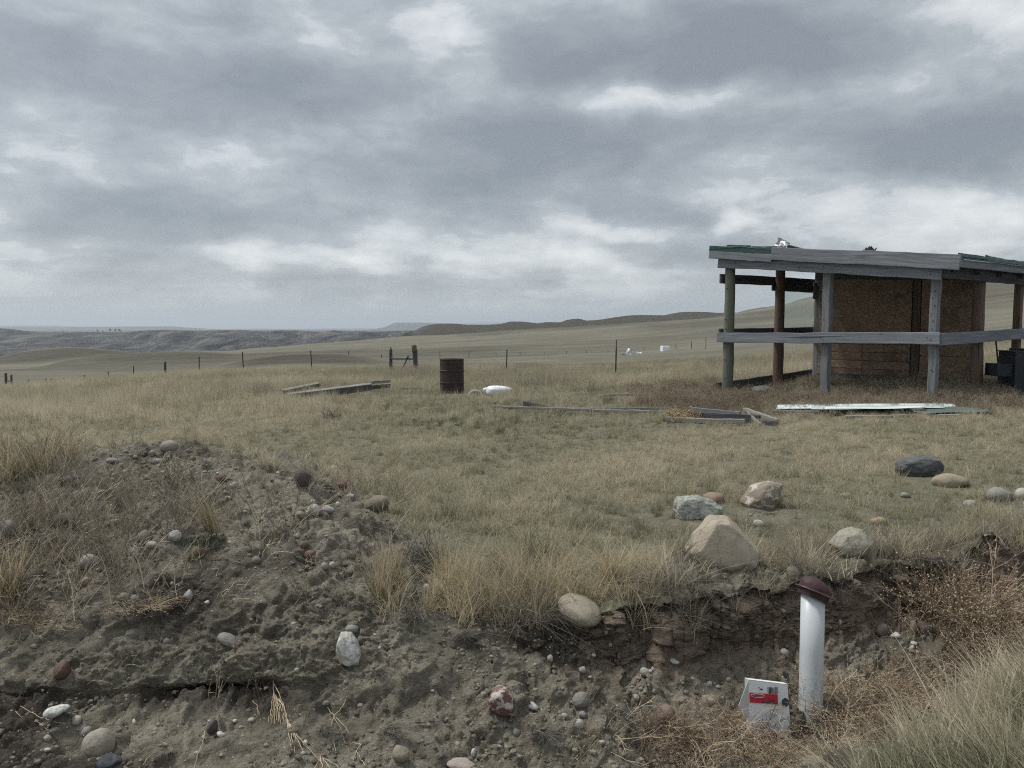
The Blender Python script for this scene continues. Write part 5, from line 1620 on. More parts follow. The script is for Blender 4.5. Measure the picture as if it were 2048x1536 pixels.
# ------------------------------------------------------------------ white carton with red print, standing in the weeds
cb = at(1540, 1480, 3.62)
cz = gz(cb.x, cb.y)
carton = thing('carton', 'open white carton with a red printed band standing in weeds left of pipe', 'carton', (cb.x, cb.y, cz - .03), R(6))
carton.rotation_euler = (R(-14), R(3), R(6))
cw, chh, cd = .20, at(1540, 1369, 3.62).z - cz + .03, .045
th_ = .003
def panel(n, pts, m, parent, t=.003):
    a, b_, c_, d_ = [Vector(p) for p in pts]
    nn_ = (b_ - a).cross(d_ - a).normalized() * t
    vs = [a, b_, c_, d_, a + nn_, b_ + nn_, c_ + nn_, d_ + nn_]
    return obj(n, mesh(n, [tuple(x) for x in vs], [(0, 1, 2, 3), (7, 6, 5, 4), (0, 4, 5, 1), (1, 5, 6, 2), (2, 6, 7, 3), (3, 7, 4, 0)], None, False, [m]), parent)


hl, hr = chh, chh - .022
panel('front_panel', [(-cw / 2, 0, 0), (-cw / 2, 0, hl), (cw / 2, 0, hr), (cw / 2 + .01, 0, 0)], M['card'], carton)
panel('side_panel', [(-cw / 2 - .001, cd, 0), (-cw / 2 - .001, cd, hl), (-cw / 2 - .001, .004, hl), (-cw / 2 - .001, .004, 0)], M['card_in'], carton)
panel('side_panel', [(cw / 2 + .012, .004, 0), (cw / 2 + .002, .004, hr), (cw / 2 + .002, cd, hr), (cw / 2 + .012, cd, 0)], M['card_in'], carton)
panel('back_panel', [(cw / 2 + .01, cd + .004, 0), (cw / 2, cd + .004, hr), (-cw / 2, cd + .004, hl), (-cw / 2, cd + .004, 0)], M['card_in'], carton)
panel('flap', [(-cw / 2 - .004, .002, hl - .006), (-cw / 2 - .062, -.012, hl - .12), (-cw / 2 - .045, -.008, hl - .155), (-cw / 2 - .004, .002, hl - .19)], M['card_in'], carton)
panel('lid', [(-cw / 2, .0, hl + .001), (-cw / 2, cd, hl + .001), (cw / 2, cd, hr + .001), (cw / 2, .0, hr + .001)], M['card'], carton)
fp = [o for o in carton.children if o.name.startswith('front_panel')][0]
def decal(n, x0, x1, z0, z1, m, y=-.0045, sk=-.06):
    def zz(x, z): return z + (x + cw / 2) * sk
    v = [(x0, y, zz(x0, z0)), (x1, y, zz(x1, z0)), (x1, y, zz(x1, z1)), (x0, y, zz(x0, z1)), (x0, y + .001, zz(x0, z0)), (x1, y + .001, zz(x1, z0)), (x1, y + .001, zz(x1, z1)), (x0, y + .001, zz(x0, z1))]
    return obj(n, mesh(n, v, [(0, 1, 2, 3), (7, 6, 5, 4), (0, 4, 5, 1), (1, 5, 6, 2), (2, 6, 7, 3), (3, 7, 4, 0)], None, False, [M[m]]), fp)


T0 = chh
decal('red_band', -cw / 2 + .001, .045, T0 - .105, T0 - .060, 'print_red')
for i in range(9):
    w_ = random.choice([.002, .003, .0045])
    decal('barcode_bar', -.005 + i * .0062, -.005 + i * .0062 + w_, T0 - .058, T0 - .022 - (.006 if i < 6 else .002), 'print_dark')
# oval outline and script strokes on the red band
ov = []
for j in range(36):
    a = 2 * math.pi * j / 36
    ov.append((-.058 + .035 * math.cos(a), -.0062, T0 - .072 + .0085 * math.sin(a) - .06 * (.042 + .035 * math.cos(a))))
ov.append(ov[0])
v, f = tube_arrays(ov, .0011, .0011, 4)
obj('oval_mark', mesh('oval_mark', v, f, None, False, [M['print_white']]), fp)
st_ = []
rs = random.Random(3)
for k in range(8):
    x_ = -.084 + k * .0066; z_ = T0 - .0735 - .06 * (x_ + cw / 2)
    h_ = .0085 if k in (0, 2, 3) else .0055
    st_.append(tube_arrays([(x_, -.0062, z_ - .003), (x_ + .0015, -.0062, z_ - .003 + h_), (x_ + .0035, -.0062, z_ - .003 + h_ * .6), (x_ + .005, -.0062, z_ - .003)], .0008, .0008, 3))
v, f = join_arrays(st_)
obj('script_mark', mesh('script_mark', v, f, None, False, [M['print_white']]), fp)
for (x0, x1, zt_) in ((.0, .03, .083), (-.015, .03, .091), (-.038, .03, .098), (-.055, -.045, .032), (-.042, -.035, .036), (-.046, -.03, .040)):
    decal('small_print', x0, x1, T0 - zt_ - .0035, T0 - zt_, 'print_dark', y=-.0065)
dk_ = []
for j in range(20):
    a = 2 * math.pi * j / 20
    dk_.append((.083 + .019 * math.cos(a), -.0055, T0 - .095 + .02 * math.sin(a) - .01))
obj('round_print', mesh('round_print', dk_, [tuple(range(20))], None, False, [M['print_dark']]), fp)


# ------------------------------------------------------------------ plants
def blades(seed, n, rad, h0, h1, w, lean=.35, droop=.35, ldir=None, lbias=0.0, segs=3, hpow=1.0, tipw=.12):
    """ribbon blades -> verts, quads, per-blade random"""
    r = np.random.default_rng(seed)
    a0 = r.uniform(0, 2 * np.pi, n); rr = rad * np.sqrt(r.uniform(0, 1, n))
    base = np.stack([rr * np.cos(a0), rr * np.sin(a0), np.full(n, -.015)], -1)
    h = h0 + (h1 - h0) * r.uniform(0, 1, n) ** hpow
    az = r.uniform(0, 2 * np.pi, n)
    d = np.stack([np.cos(az), np.sin(az), np.zeros(n)], -1)
    le = np.abs(r.normal(0, lean, n)); dr = np.abs(r.normal(0, droop, n))
    bias = np.zeros((n, 3))
    if ldir is not None:
        bias[:] = np.array([math.cos(ldir), math.sin(ldir), 0]) * lbias
    fa = r.uniform(0, np.pi, n)
    wd = np.stack([np.cos(fa), np.sin(fa), np.zeros(n)], -1)
    ww = w * r.uniform(.6, 1.3, n)
    lv = []
    for i in range(segs + 1):
        s = i / segs
        c = base + (d * (le * s + dr * s * s)[:, None] + bias * (.5 * s + .6 * s * s)) * h[:, None]
        c[:, 2] += h * s * (1 - .28 * np.minimum(dr + np.linalg.norm(bias, axis=1) * .6, 1.6) * s)
        k = (ww * max(tipw, 1 - s ** 1.6))[:, None] / 2
        lv.append(np.stack([c - wd * k, c + wd * k], 1))
    v = np.stack(lv, 1)                      # n, segs+1, 2, 3
    idx = np.arange(n * (segs + 1) * 2).reshape(n, segs + 1, 2)
    f = np.stack([idx[:, :-1, 0], idx[:, :-1, 1], idx[:, 1:, 1], idx[:, 1:, 0]], -1).reshape(-1, 4)
    bt = np.repeat(r.uniform(0, 1, n), (segs + 1) * 2)
    return v.reshape(-1, 3), f, bt


def tufts(name, m, sets):
    vs, fs, bs, o = [], [], [], 0
    for st in sets:
        v, f, b_ = blades(*st[0], **st[1])
        vs.append(v); fs.append(f + o); bs.append(b_); o += len(v)
    return mesh(name, np.concatenate(vs), np.concatenate(fs), {'bt': np.concatenate(bs)}, False, [m])


def twigs(name, m, seed, n, h, spread, r0=.0016, arc=.6, br=4, blen=.35, upright=.5, seeds=0, rad=.05, nseg=7):
    """branching dry weed of thin stems"""
    r = np.random.default_rng(seed)
    parts, bt = [], []
    for i in range(n):
        a = r.uniform(0, 6.283); el = r.uniform(upright, 1.45)
        l_ = h * r.uniform(.55, 1.1)
        d = np.array([math.cos(a) * math.cos(el), math.sin(a) * math.cos(el), math.sin(el)])
        p = np.array([r.normal(0, rad), r.normal(0, rad), -.02]); pts = [p]
        cur = d.copy(); bend = np.array([math.cos(a + r.normal(0, .6)), math.sin(a + r.normal(0, .6)), -r.uniform(.0, 1.0)]) * arc
        for s in range(nseg):
            cur = cur + bend * .18 + r.normal(0, .09, 3); cur /= np.linalg.norm(cur)
            p = p + cur * l_ / nseg * (1 + spread * .2)
            p[2] = max(p[2], .004)
            pts.append(p)
        pts = np.array(pts); t = r.uniform(0, 1)
        parts.append(tube_arrays(pts, r0, r0 * .45, 3)); bt.append(np.full(len(parts[-1][0]), t))
        for k in range(br):
            j = r.integers(2, nseg); q = pts[j]; dv = pts[j] - pts[j - 1]; dv /= np.linalg.norm(dv) + 1e-9
            dv = dv + r.normal(0, .65, 3); dv /= np.linalg.norm(dv); ll = l_ * blen * r.uniform(.4, 1)
            bp_ = [q]
            for s in range(3):
                dv = dv + r.normal(0, .15, 3) + np.array([0, 0, .05]); dv /= np.linalg.norm(dv)
                bp_.append(bp_[-1] + dv * ll / 3)
            parts.append(tube_arrays(bp_, r0 * .7, r0 * .35, 3)); bt.append(np.full(len(parts[-1][0]), t))
            for s in range(seeds):
                c = bp_[r.integers(1, 4)] + r.normal(0, .004, 3); e = r0 * r.uniform(1.4, 2.4)
                ov_ = np.array([(e, 0, 0), (0, e, 0), (-e, 0, 0), (0, -e, 0), (0, 0, e * 1.3), (0, 0, -e * 1.3)]) + c
                of = np.array([(0, 1, 4, 4), (1, 2, 4, 4), (2, 3, 4, 4), (3, 0, 4, 4), (1, 0, 5, 5), (2, 1, 5, 5), (3, 2, 5, 5), (0, 3, 5, 5)])
                ov_ = np.concatenate([ov_[:4], ov_[4:5], ov_[5:6]])
                parts.append((ov_, of)); bt.append(np.full(6, min(1, t + .35)))
    v, f = join_arrays(parts)
    tri = f[:, 2] == f[:, 3]
    faces = [tuple(x[:3]) if q else tuple(x) for x, q in zip(f.tolist(), tri.tolist())]
    return mesh(name, v, faces, {'bt': np.concatenate(bt)}, False, [m])


def scatter(name, pts, rot, scl, idx, tint, protos, label, cat):
    """one 'stuff' object: tufts set on surveyed points by geometry nodes"""
    pc = bpy.data.collections.new(name + '_tufts')
    for k, me in enumerate(protos):
        po = bpy.data.objects.new('%s_tuft_%02d' % (name, k), me)
        pc.objects.link(po)
    n = len(pts)
    me = bpy.data.meshes.new(name)
    me.vertices.add(n)
    me.vertices.foreach_set('co', np.asarray(pts, np.float32).ravel())
    for nm, typ, key, arr in (('rot', 'FLOAT_VECTOR', 'vector', rot), ('scl', 'FLOAT_VECTOR', 'vector', scl), ('idx', 'INT', 'value', idx), ('tint', 'FLOAT', 'value', tint)):
        a = me.attributes.new(nm, typ, 'POINT')
        a.data.foreach_set(key, np.asarray(arr, np.int32 if typ == 'INT' else np.float32).ravel())
    o = obj(name, me)
    ng = bpy.data.node_groups.new(name + '_set', 'GeometryNodeTree')
    ng.interface.new_socket('Geometry', in_out='INPUT', socket_type='NodeSocketGeometry')
    ng.interface.new_socket('Geometry', in_out='OUTPUT', socket_type='NodeSocketGeometry')
    gi = ng.nodes.new('NodeGroupInput'); go = ng.nodes.new('NodeGroupOutput')
    ci_ = ng.nodes.new('GeometryNodeCollectionInfo')
    ci_.inputs['Collection'].default_value = pc
    ci_.inputs['Separate Children'].default_value = True
    ci_.inputs['Reset Children'].default_value = True
    ip = ng.nodes.new('GeometryNodeInstanceOnPoints')
    ip.inputs['Pick Instance'].default_value = True

    def na(nm, typ):
        q = ng.nodes.new('GeometryNodeInputNamedAttribute'); q.data_type = typ
        q.inputs['Name'].default_value = nm
        return [s for s in q.outputs if s.enabled][0]
    ng.links.new(gi.outputs[0], ip.inputs['Points'])
    ng.links.new(ci_.outputs[0], ip.inputs['Instance'])
    ng.links.new(na('idx', 'INT'), ip.inputs['Instance Index'])
    er = ng.nodes.new('FunctionNodeEulerToRotation')
    ng.links.new(na('rot', 'FLOAT_VECTOR'), er.inputs[0])
    ng.links.new(er.outputs[0], ip.inputs['Rotation'])
    ng.links.new(na('scl', 'FLOAT_VECTOR'), ip.inputs['Scale'])
    ng.links.new(ip.outputs[0], go.inputs[0])
    md = o.modifiers.new('set', 'NODES'); md.node_group = ng
    return tag(o, label, cat, kind='stuff')


def fan_points(n, y0, y1, q0=-860, q1=2960, power=1.0):
    """random points over the land between two distances, even per square metre (power 1)"""
    u = rng.uniform(0, 1, n)
    Y = (y0 ** (power + 1) + u * (y1 ** (power + 1) - y0 ** (power + 1))) ** (1 / (power + 1))
    q = rng.uniform(q0, q1, n)
    return (q - 1024) / F * Y, Y


def n2(X, Y, f, seed):
    return fbm(np.stack([X * f, Y * f, np.zeros_like(X)], -1), 3, seed)


CLEAR = []   # trodden or bare spots in front of the larger stones
for (cpx, cpy, cw_) in ((1450, 1140, 72), (1398, 1046, 55), (1528, 1026, 48), (1712, 1126, 55), (1845, 960, 50), (1905, 978, 40), (1165, 1250, 55), (1130, 1225, 40), (1002, 1428, 40), (1190, 1228, 40)):
    c_ = hit(cpx, cpy)
    CLEAR.append((c_.x, c_.y, cw_ / F * c_.y))


def clear(X, Y, k=1.0):
    m_ = np.ones(len(X), bool)
    for (a_, b_, r_) in CLEAR:
        m_ &= np.hypot(X - a_, Y - b_) > r_ * k
    return m_


def finish(name, X, Y, keep, s, tint, protos, label, cat, dz=0.0, sy=None, rotz=None, sz=None):
    if 'grass' in name:
        keep = keep & clear(X, Y)
    X, Y, s, tint = X[keep], Y[keep], np.broadcast_to(s, keep.shape)[keep], np.broadcast_to(tint, keep.shape)[keep]
    n = len(X)
    Z = look(ZL, X, Y) + dz
    rot = np.stack([rng.normal(0, .06, n), rng.normal(0, .06, n), rng.uniform(0, 6.283, n) if rotz is None else rotz[keep]], -1)
    szz = s if sz is None else s * np.broadcast_to(sz, keep.shape)[keep]
    return scatter(name, np.stack([X, Y, Z], -1), rot, np.stack([s, s, szz], -1), rng.integers(0, len(protos), n), np.clip(tint, 0, 1), protos, label, cat)


# ---- short field grass
LD = 2.6   # the wind has laid most blades towards the left
PF = [tufts('field_tuft', M['grass'], [((500 + i, 62, .17, .03, .10, .0052), dict(lean=.55, droop=.5, ldir=LD, lbias=.25)), ((540 + i, 14, .05, .08, .17, .0042), dict(lean=.35, droop=.3, ldir=LD, lbias=.2))]) for i in range(6)]
PF += [tufts('field_tuft', M['grass'], [((560 + i, 60, .055, .07, .20, .0046), dict(lean=.38, droop=.35, ldir=LD, lbias=.2))]) for i in range(4)]
X, Y = fan_points(21000, 4.05, 17.0, power=0.5)
d = look(DL, X, Y)
keep = (rng.uniform(0, 1, len(X)) > d * 1.15)
px_, py_ = proj(X, Y, look(ZL, X, Y))
big = n2(X, Y, .22, 81); med = n2(X, Y, .9, 82); sml = n2(X, Y, 3.5, 83)
tint = .47 + .42 * big + .36 * med + .22 * sml + .13 * rng.normal(0, 1, len(X)) + .10 * sstep(9, 17, Y) - .06 * sstep(11, 7, Y) * sstep(4.6, 5.6, Y)
edge = sstep(0.9, 0.2, Y - np.interp(1024 + F * X / Y, QS, YK[4])) * (px_ > 850)
tint = tint + .22 * edge + .12 * sstep(900, 500, px_) * sstep(9, 6, Y)
s = (.52 + .35 * rng.uniform(0, 1, len(X)) ** 2 + .30 * np.clip(med + .5 * sml, -.5, 1)) * (1 + .35 * edge)
finish('field_grass', X, Y, keep, s, tint, PF, 'short matted olive and straw coloured grass covering the near field', 'grass')

# ---- straw bunches standing above the turf
PU = [tufts('straw_bunch', M['grass'], [((580 + i, 60, .05, .10, .26, .0048), dict(lean=.28, droop=.28, ldir=LD, lbias=.12, segs=4)), ((590 + i, 6, .04, .22, .38, .0034), dict(lean=.15, droop=.12))]) for i in range(5)]
X, Y = fan_points(6400, 4.3, 17.0, power=0.4)
px_, py_ = proj(X, Y, look(ZL, X, Y))
cl = n2(X, Y, .55, 84) + .6 * n2(X, Y, 1.7, 85) + .35 * sstep(5.6, 4.5, Y) + .25 * sstep(700, 300, px_) * sstep(9, 7, Y) - .2 * sstep(12, 7, Y) * sstep(900, 1200, px_)
keep = (rng.uniform(0, 1, len(X)) < sstep(.05, .55, cl) * .5) & (look(DL, X, Y) < .35)
finish('straw_grass', X, Y, keep, .55 + .55 * rng.uniform(0, 1, len(X)) ** 1.5, .72 + .22 * rng.normal(0, .8, len(X)), PU, 'pale straw grass bunches standing in patches above the short turf', 'grass')

# ---- taller cured grass farther out
PT = [tufts('tall_tuft', M['grass'], [((600 + i, 56, .28, .08, .24, .0085), dict(lean=.35, droop=.35, ldir=LD, lbias=.12)), ((640 + i, 18, .14, .20, .38, .007), dict(lean=.2, droop=.2))]) for i in range(6)]
X, Y = fan_points(42000, 12.0, 59.0, power=0.35)
big = n2(X, Y, .10, 91); med = n2(X, Y, .45, 92); sml = n2(X, Y, 1.8, 93)
keep = rng.uniform(0, 1, len(X)) < sstep(11.5, 17, Y) * (.55 + .6 * med + .25) * np.where((X > 4.2) & (X < 8.6) & (Y > 12.2) & (Y < 16.5), .35, 1)
tint = .66 + .24 * big + .24 * med + .16 * sml + .10 * rng.normal(0, 1, len(X))
s = (.55 + .4 * rng.uniform(0, 1, len(X)) + .45 * np.clip(med + big, -.4, .8)) * np.interp(Y, [12, 20, 59], [.75, 1.0, 1.15])
finish('prairie_grass', X, Y, keep, s, tint, PT, 'cured tan prairie grass covering the field beyond the drum', 'grass')
# pinkish brown tall stands
PR = [tufts('stand', M['grass_dry'], [((660 + i, 70, .30, .15, .45, .0055), dict(lean=.16, droop=.15))]) for i in range(4)]
X, Y = fan_points(11000, 16.0, 56.0, power=0.4)
med = n2(X, Y, .25, 95); sml = n2(X, Y, .9, 96)
keep = (med + .5 * sml > .24) & ~((X > 3.9) & (X < 9) & (Y < 18))
finish('dry_grass_stand', X, Y, keep, .65 + .5 * rng.uniform(0, 1, len(X)), .42 + .3 * sml, PR, 'taller pinkish tan grass stands scattered through the far field', 'grass')

# ---- brown weeds round the shelter
PW = [twigs('weed_patch', M['weed_red'], 700 + i, 26, .34, .3, .0030, .25, 5, .35, .75, 1, .14, 5) for i in range(4)]
X, Y = fan_points(16000, 10.5, 20.0, 1180, 2300, power=1.0)
px_, py_ = proj(X, Y, look(ZL, X, Y))
g1 = np.exp(-((px_ - 1400) / 95) ** 2 - ((py_ - 808) / 26) ** 2) * 1.3
g2 = np.exp(-((px_ - 1700) / 260) ** 2 - ((py_ - 792) / 22) ** 2) * .75
g3 = np.exp(-((px_ - 1960) / 110) ** 2 - ((py_ - 798) / 24) ** 2) * 1.1
g4 = np.exp(-((px_ - 1500) / 120) ** 2 - ((py_ - 835) / 14) ** 2) * .5
den = np.clip(g1 + g2 + g3 + g4, 0, 1)
den *= np.where((py_ > 822) & (px_ < 1600), .35, 1) * np.where((px_ > 1450) & (px_ < 1640) & (py_ < 792), .35, 1)
keep = rng.uniform(0, 1, len(X)) < den * .32
s = .38 + .42 * rng.uniform(0, 1, len(X)) * np.clip(.45 + g1 * .8 + g3 * .5, 0, 1.2)
finish('weed_growth', X, Y, keep, s, .35 + .3 * n2(X, Y, 1.2, 97) + .15 * rng.uniform(0, 1, len(X)), PW, 'low red brown dead weeds growing round the shelter posts and boards', 'weeds')

# ---- long grass on the near slope at the lower right
PS = [tufts('slope_tuft', M['grass'], [((720 + i, 18, .06, .12, .31, .0060), dict(lean=.30, droop=.32, ldir=2.75, lbias=.32, segs=4)), ((740 + i, 16, .08, .05, .16, .0060), dict(lean=.5, droop=.5))]) for i in range(5)]
X, Y = fan_points(4900, 1.9, 4.6, 1450, 2980, power=1.0)
px_, py_ = proj(X, Y, look(ZL, X, Y))
bot_ = np.interp(px_, DBOT[:, 0], DBOT[:, 1])
fade = sstep(-25, 70, py_ + 30 * n2(X, Y, 3, 99) - bot_)
keep = rng.uniform(0, 1, len(X)) < fade * .95
tint = .78 + .30 * n2(X, Y, 2.2, 98) - .42 * sstep(10, 150, py_ - bot_) + .17 * rng.normal(0, 1, len(X))
finish('slope_grass', X, Y, keep, .7 + .5 * rng.uniform(0, 1, len(X)), tint, PS, 'long leaning straw and green grass on the near slope at lower right', 'grass', rotz=rng.normal(0, .7, len(X)))

# ---- ragged dry fringe along the brink
PB = [tufts('fringe_tuft', M['grass_dry'], [((760 + i, 36, .05, .10, .32, .0048), dict(lean=.32, droop=.4)), ((780 + i, 24, .09, .05, .14, .0040), dict(lean=.9, droop=.9))]) for i in range(6)]
X, Y = fan_points(6400, 3.9, 6.2, -800, 2900, power=0)
yb = np.interp(1024 + F * X / Y, QS, YK[4]); dd_ = Y - yb
px_, py_ = proj(X, Y, look(ZL, X, Y))
keep = (dd_ > -.05) & (dd_ < .75) & (rng.uniform(0, 1, len(X)) < sstep(.75, .0, dd_) * (.25 + .6 * sstep(-.2, .3, n2(X, Y, 1.6, 101)))) & (px_ > 720)
finish('brink_grass', X, Y, keep, .6 + .6 * rng.uniform(0, 1, len(X)) * sstep(1500, 1250, px_) + .1, .38 + .16 * sstep(1450, 1250, px_) + .4 * n2(X, Y, 2, 102) + .14 * rng.normal(0, 1, len(X)), PB, 'ragged grey and straw dead grass fringe along the bank brink', 'grass')
# roots and dead grass hanging over the cut
PH = [tufts('hanging_tuft', M['grass_dry'], [((800 + i, 30, .06, .08, .20, .0034), dict(lean=.5, droop=1.5, ldir=-1.57, lbias=.9, segs=4))]) for i in range(5)]
X, Y = fan_points(2600, 3.9, 5.4, 1000, 2300, power=0)
yb = np.interp(1024 + F * X / Y, QS, YK[4]); dd_ = Y - yb
keep = (dd_ > -.06) & (dd_ < .10) & (rng.uniform(0, 1, len(X)) < .6 * sstep(-.3, .4, n2(X, Y, 1.5, 107)))
finish('hanging_grass', X, Y, keep, .4 + .35 * rng.uniform(0, 1, len(X)), .12 + .25 * rng.uniform(0, 1, len(X)), PH, 'dark dead grass and rootlets hanging over the cut bank', 'grass', rotz=rng.normal(0, .5, len(X)))

# ---- dry stalks and litter on the soil heap
PK = [twigs('stalk_tuft', M['stalk'], 820 + i, 8, .26, .2, .0021, .25, 3, .3, .95, 0, .05, 6) for i in range(4)] + [twigs('stalk_tuft', M['stalk'], 830 + i, 9, .16, .4, .0019, .8, 3, .4, .2, 0, .05, 6) for i in range(2)]
X, Y = fan_points(6000, 3.7, 6.9, -480, 900, power=0)
px_, py_ = proj(X, Y, look(ZL, X, Y))
w_ = sstep(440, 180, px_) * sstep(1250, 1180, py_ - .12 * px_) + .45 * sstep(760, 600, px_) * sstep(1090, 1000, py_) + .12
w_ *= sstep(880, 720, px_) * sstep(-.35, .35, n2(X, Y, 2.0, 105) + .15) * (1 - .8 * sstep(985, 940, py_) * sstep(120, 190, px_))
keep = rng.uniform(0, 1, len(X)) < w_ * .27
finish('dry_stalks', X, Y, keep, .55 + .75 * rng.uniform(0, 1, len(X)) ** 1.5, .55 + .4 * rng.normal(0, .6, len(X)), PK, 'thin dry weed stalks standing all over the soil heap', 'weeds')
# dead matted grass on the heap's shoulder
X, Y = fan_points(3800, 4.1, 7.0, -480, 900, power=0)
px_, py_ = proj(X, Y, look(ZL, X, Y))
w_ = sstep(430, 200, px_) * sstep(1200, 1100, py_) * .8 + .3 * sstep(800, 650, px_) * sstep(1000, 940, py_)
w_ = np.clip(w_, 0, 1) * sstep(-.25, .35, n2(X, Y, 2.4, 106)) * (1 - .85 * sstep(985, 940, py_) * sstep(120, 190, px_))
keep = rng.uniform(0, 1, len(X)) < w_ * .35
finish('matted_grass', X, Y, keep, .45 + .4 * rng.uniform(0, 1, len(X)), .10 + .3 * rng.uniform(0, 1, len(X)), PB, 'grey matted dead grass between stones on the soil heap', 'grass')

# ---- tangled dead stems littering the trench
M['tangle'] = grass_mat('trench_tangle', [(0.0, (0.16, 0.115, 0.083)), (0.4, (0.31, 0.24, 0.17)), (0.75, (0.48, 0.385, 0.27)), (1.0, (0.62, 0.53, 0.39))], 0.8, 0.2)
PX = [twigs('tangle', M['tangle'], 850 + i, 22, .34, .3, .0022, 1.1, 5, .45, .05, 1, .09, 7) for i in range(4)]
X, Y = fan_points(900, 2.9, 4.7, 1230, 2350, power=0)
px_, py_ = proj(X, Y, look(ZL, X, Y))
w_ = np.exp(-((px_ - 1480) / 190) ** 2 - ((py_ - 1490) / 60) ** 2) + np.exp(-((px_ - 1730) / 150) ** 2 - ((py_ - 1420) / 55) ** 2) + 1.1 * np.exp(-((px_ - 1960) / 120) ** 2 - ((py_ - 1270) / 75) ** 2)
keep = (rng.uniform(0, 1, len(X)) < np.clip(w_, 0, 1) * .5) & ~((px_ > 1490) & (px_ < 1670) & (py_ > 1385) & (py_ < 1500))
finish('trench_weeds', X, Y, keep, .42 + .45 * rng.uniform(0, 1, len(X)), .45 + .25 * rng.normal(0, 1, len(X)), PX, 'tangled orange brown dead stems littering the trench floor', 'weeds')

# ---- crumbs of soil and gravel
def inst_mat(name, stops):
    m, g, b = newmat(name, .95, .1)
    t = g.attr('tint', 'INSTANCER')
    pos = g.n('ShaderNodeNewGeometry').outputs['Position']
    c = g.ramp(t, stops)
    n_ = g.noise(pos, 120, 3, .7)
    c = g.mix(g.mapr(n_, .35, .7, 0, .5), c, g.vmath('MULTIPLY', c, (.6, .6, .6)))
    g.put(b.inputs['Base Color'], c)
    g.put(b.inputs['Normal'], g.bump(n_, .5, .004))
    return m


M['crumb'] = inst_mat('soil_crumb', [(0, (.074, .064, .05)), (.4, (.14, .125, .098)), (.75, (.195, .176, .14)), (1, (.26, .236, .19))])
M['gravel'] = inst_mat('loose_gravel', [(0, (.10, .085, .075)), (.35, (.19, .17, .145)), (.6, (.24, .205, .165)), (.85, (.34, .32, .285)), (1, (.5, .49, .46))])


def nugget(name, seed, m, ang):
    me = rock_mesh(name, seed, 1, .5 if ang else .15, 6 if ang else 1, 1.0 if ang else 0, 'rock')
    me.materials.clear(); me.materials.append(M[m])
    if ang:
        me.polygons.foreach_set('use_smooth', np.zeros(len(me.polygons), bool))
    return me


PC = [nugget('crumb', 900 + i, 'crumb', True) for i in range(6)]
PG = [nugget('gravel', 920 + i, 'gravel', False) for i in range(5)]
X, Y = fan_points(112000, 2.7, 7.0, power=0.3)
d = look(DL, X, Y)
cl = n2(X, Y, 2.2, 111) + .5 * n2(X, Y, 7, 112)
keep = (rng.uniform(0, 1, len(X)) < d * sstep(-.15, .55, cl) * .9) & (d > .3)
sz_ = .0025 + .018 * rng.uniform(0, 1, len(X)) ** 3.5
tintc = .5 + .2 * n2(X, Y, 1.5, 113) + .22 * rng.normal(0, 1, len(X)) - .2 * np.clip(look(ZL * 0, X, Y), 0, 1)
finish('soil_crumbs', X, Y, keep, sz_, tintc, PC, 'crumbled clods of grey brown soil all over the bank', 'soil', sz=.75)
X, Y = fan_points(52000, 2.7, 7.0, power=0.3)
d = look(DL, X, Y)
px_, py_ = proj(X, Y, look(ZL, X, Y))
cl = n2(X, Y, 1.4, 115) + .4 * n2(X, Y, 5, 116) + .55 * sstep(980, 900, py_) + .3 * sstep(1380, 1450, py_) * sstep(600, 200, px_) + .45 * np.exp(-((px_ - 1330) / 110) ** 2 - ((py_ - 1375) / 40) ** 2)
keep = (rng.uniform(0, 1, len(X)) < d * sstep(.0, .8, cl) * .55) & (d > .3)
finish('gravel', X, Y, keep, .0028 + .010 * rng.uniform(0, 1, len(X)) ** 3, .45 + .22 * rng.normal(0, 1, len(X)), PG, 'fine grey and tan gravel scattered over the bare soil', 'gravel', sz=.7)

# ------------------------------------------------------------------ single clumps and weeds one can point at
CL = {
    'tan': [tufts('grass_clump', M['clump'], [((1000 + i, 120, .065, .12, .36, .0052), dict(lean=.22, droop=.22, segs=4)), ((1010 + i, 40, .10, .06, .16, .0046), dict(lean=.8, droop=.8))]) for i in range(3)],
    'gold': [tufts('grass_clump', M['clump_gold'], [((1020 + i, 110, .075, .10, .30, .0052), dict(lean=.25, droop=.18, segs=4))]) for i in range(2)],
    'green': [tufts('grass_clump', M['clump_green'], [((1030 + i, 120, .07, .12, .34, .0050), dict(lean=.42, droop=.3, segs=4))]) for i in range(2)],
    'grey': [tufts('grass_clump', M['clump_grey'], [((1040 + i, 140, .10, .08, .24, .0042), dict(lean=.7, droop=.9, segs=4))]) for i in range(2)],
    'drape': [tufts('grass_clump', M['clump_grey'], [((1050 + i, 90, .06, .12, .30, .0036), dict(lean=.3, droop=.6, ldir=-1.35, lbias=1.5, segs=5))]) for i in range(2)],
    'bent': [tufts('grass_clump', M['clump'], [((1060, 120, .05, .18, .42, .0048), dict(lean=.15, droop=.2, ldir=2.7, lbias=.55, segs=5))])],
}


def clump(px, py, hpx, kind, label, i=0, rz=0.0, name='grass_clump', cat='grass clump', wide=1.0, group=None, ymin=1.4):
    p = hit(px, py, ymin)
    me = CL[kind][i % len(CL[kind])]
    ref = {'tan': .34, 'gold': .29, 'green': .30, 'grey': .20, 'drape': .24, 'bent': .36}[kind]
    s = hpx / F * p.y / ref
    o = obj(name, me, None, (p.x, p.y, p.z), (0, 0, rz), (s * wide, s * wide, s))
    return tag(o, label, cat, group)


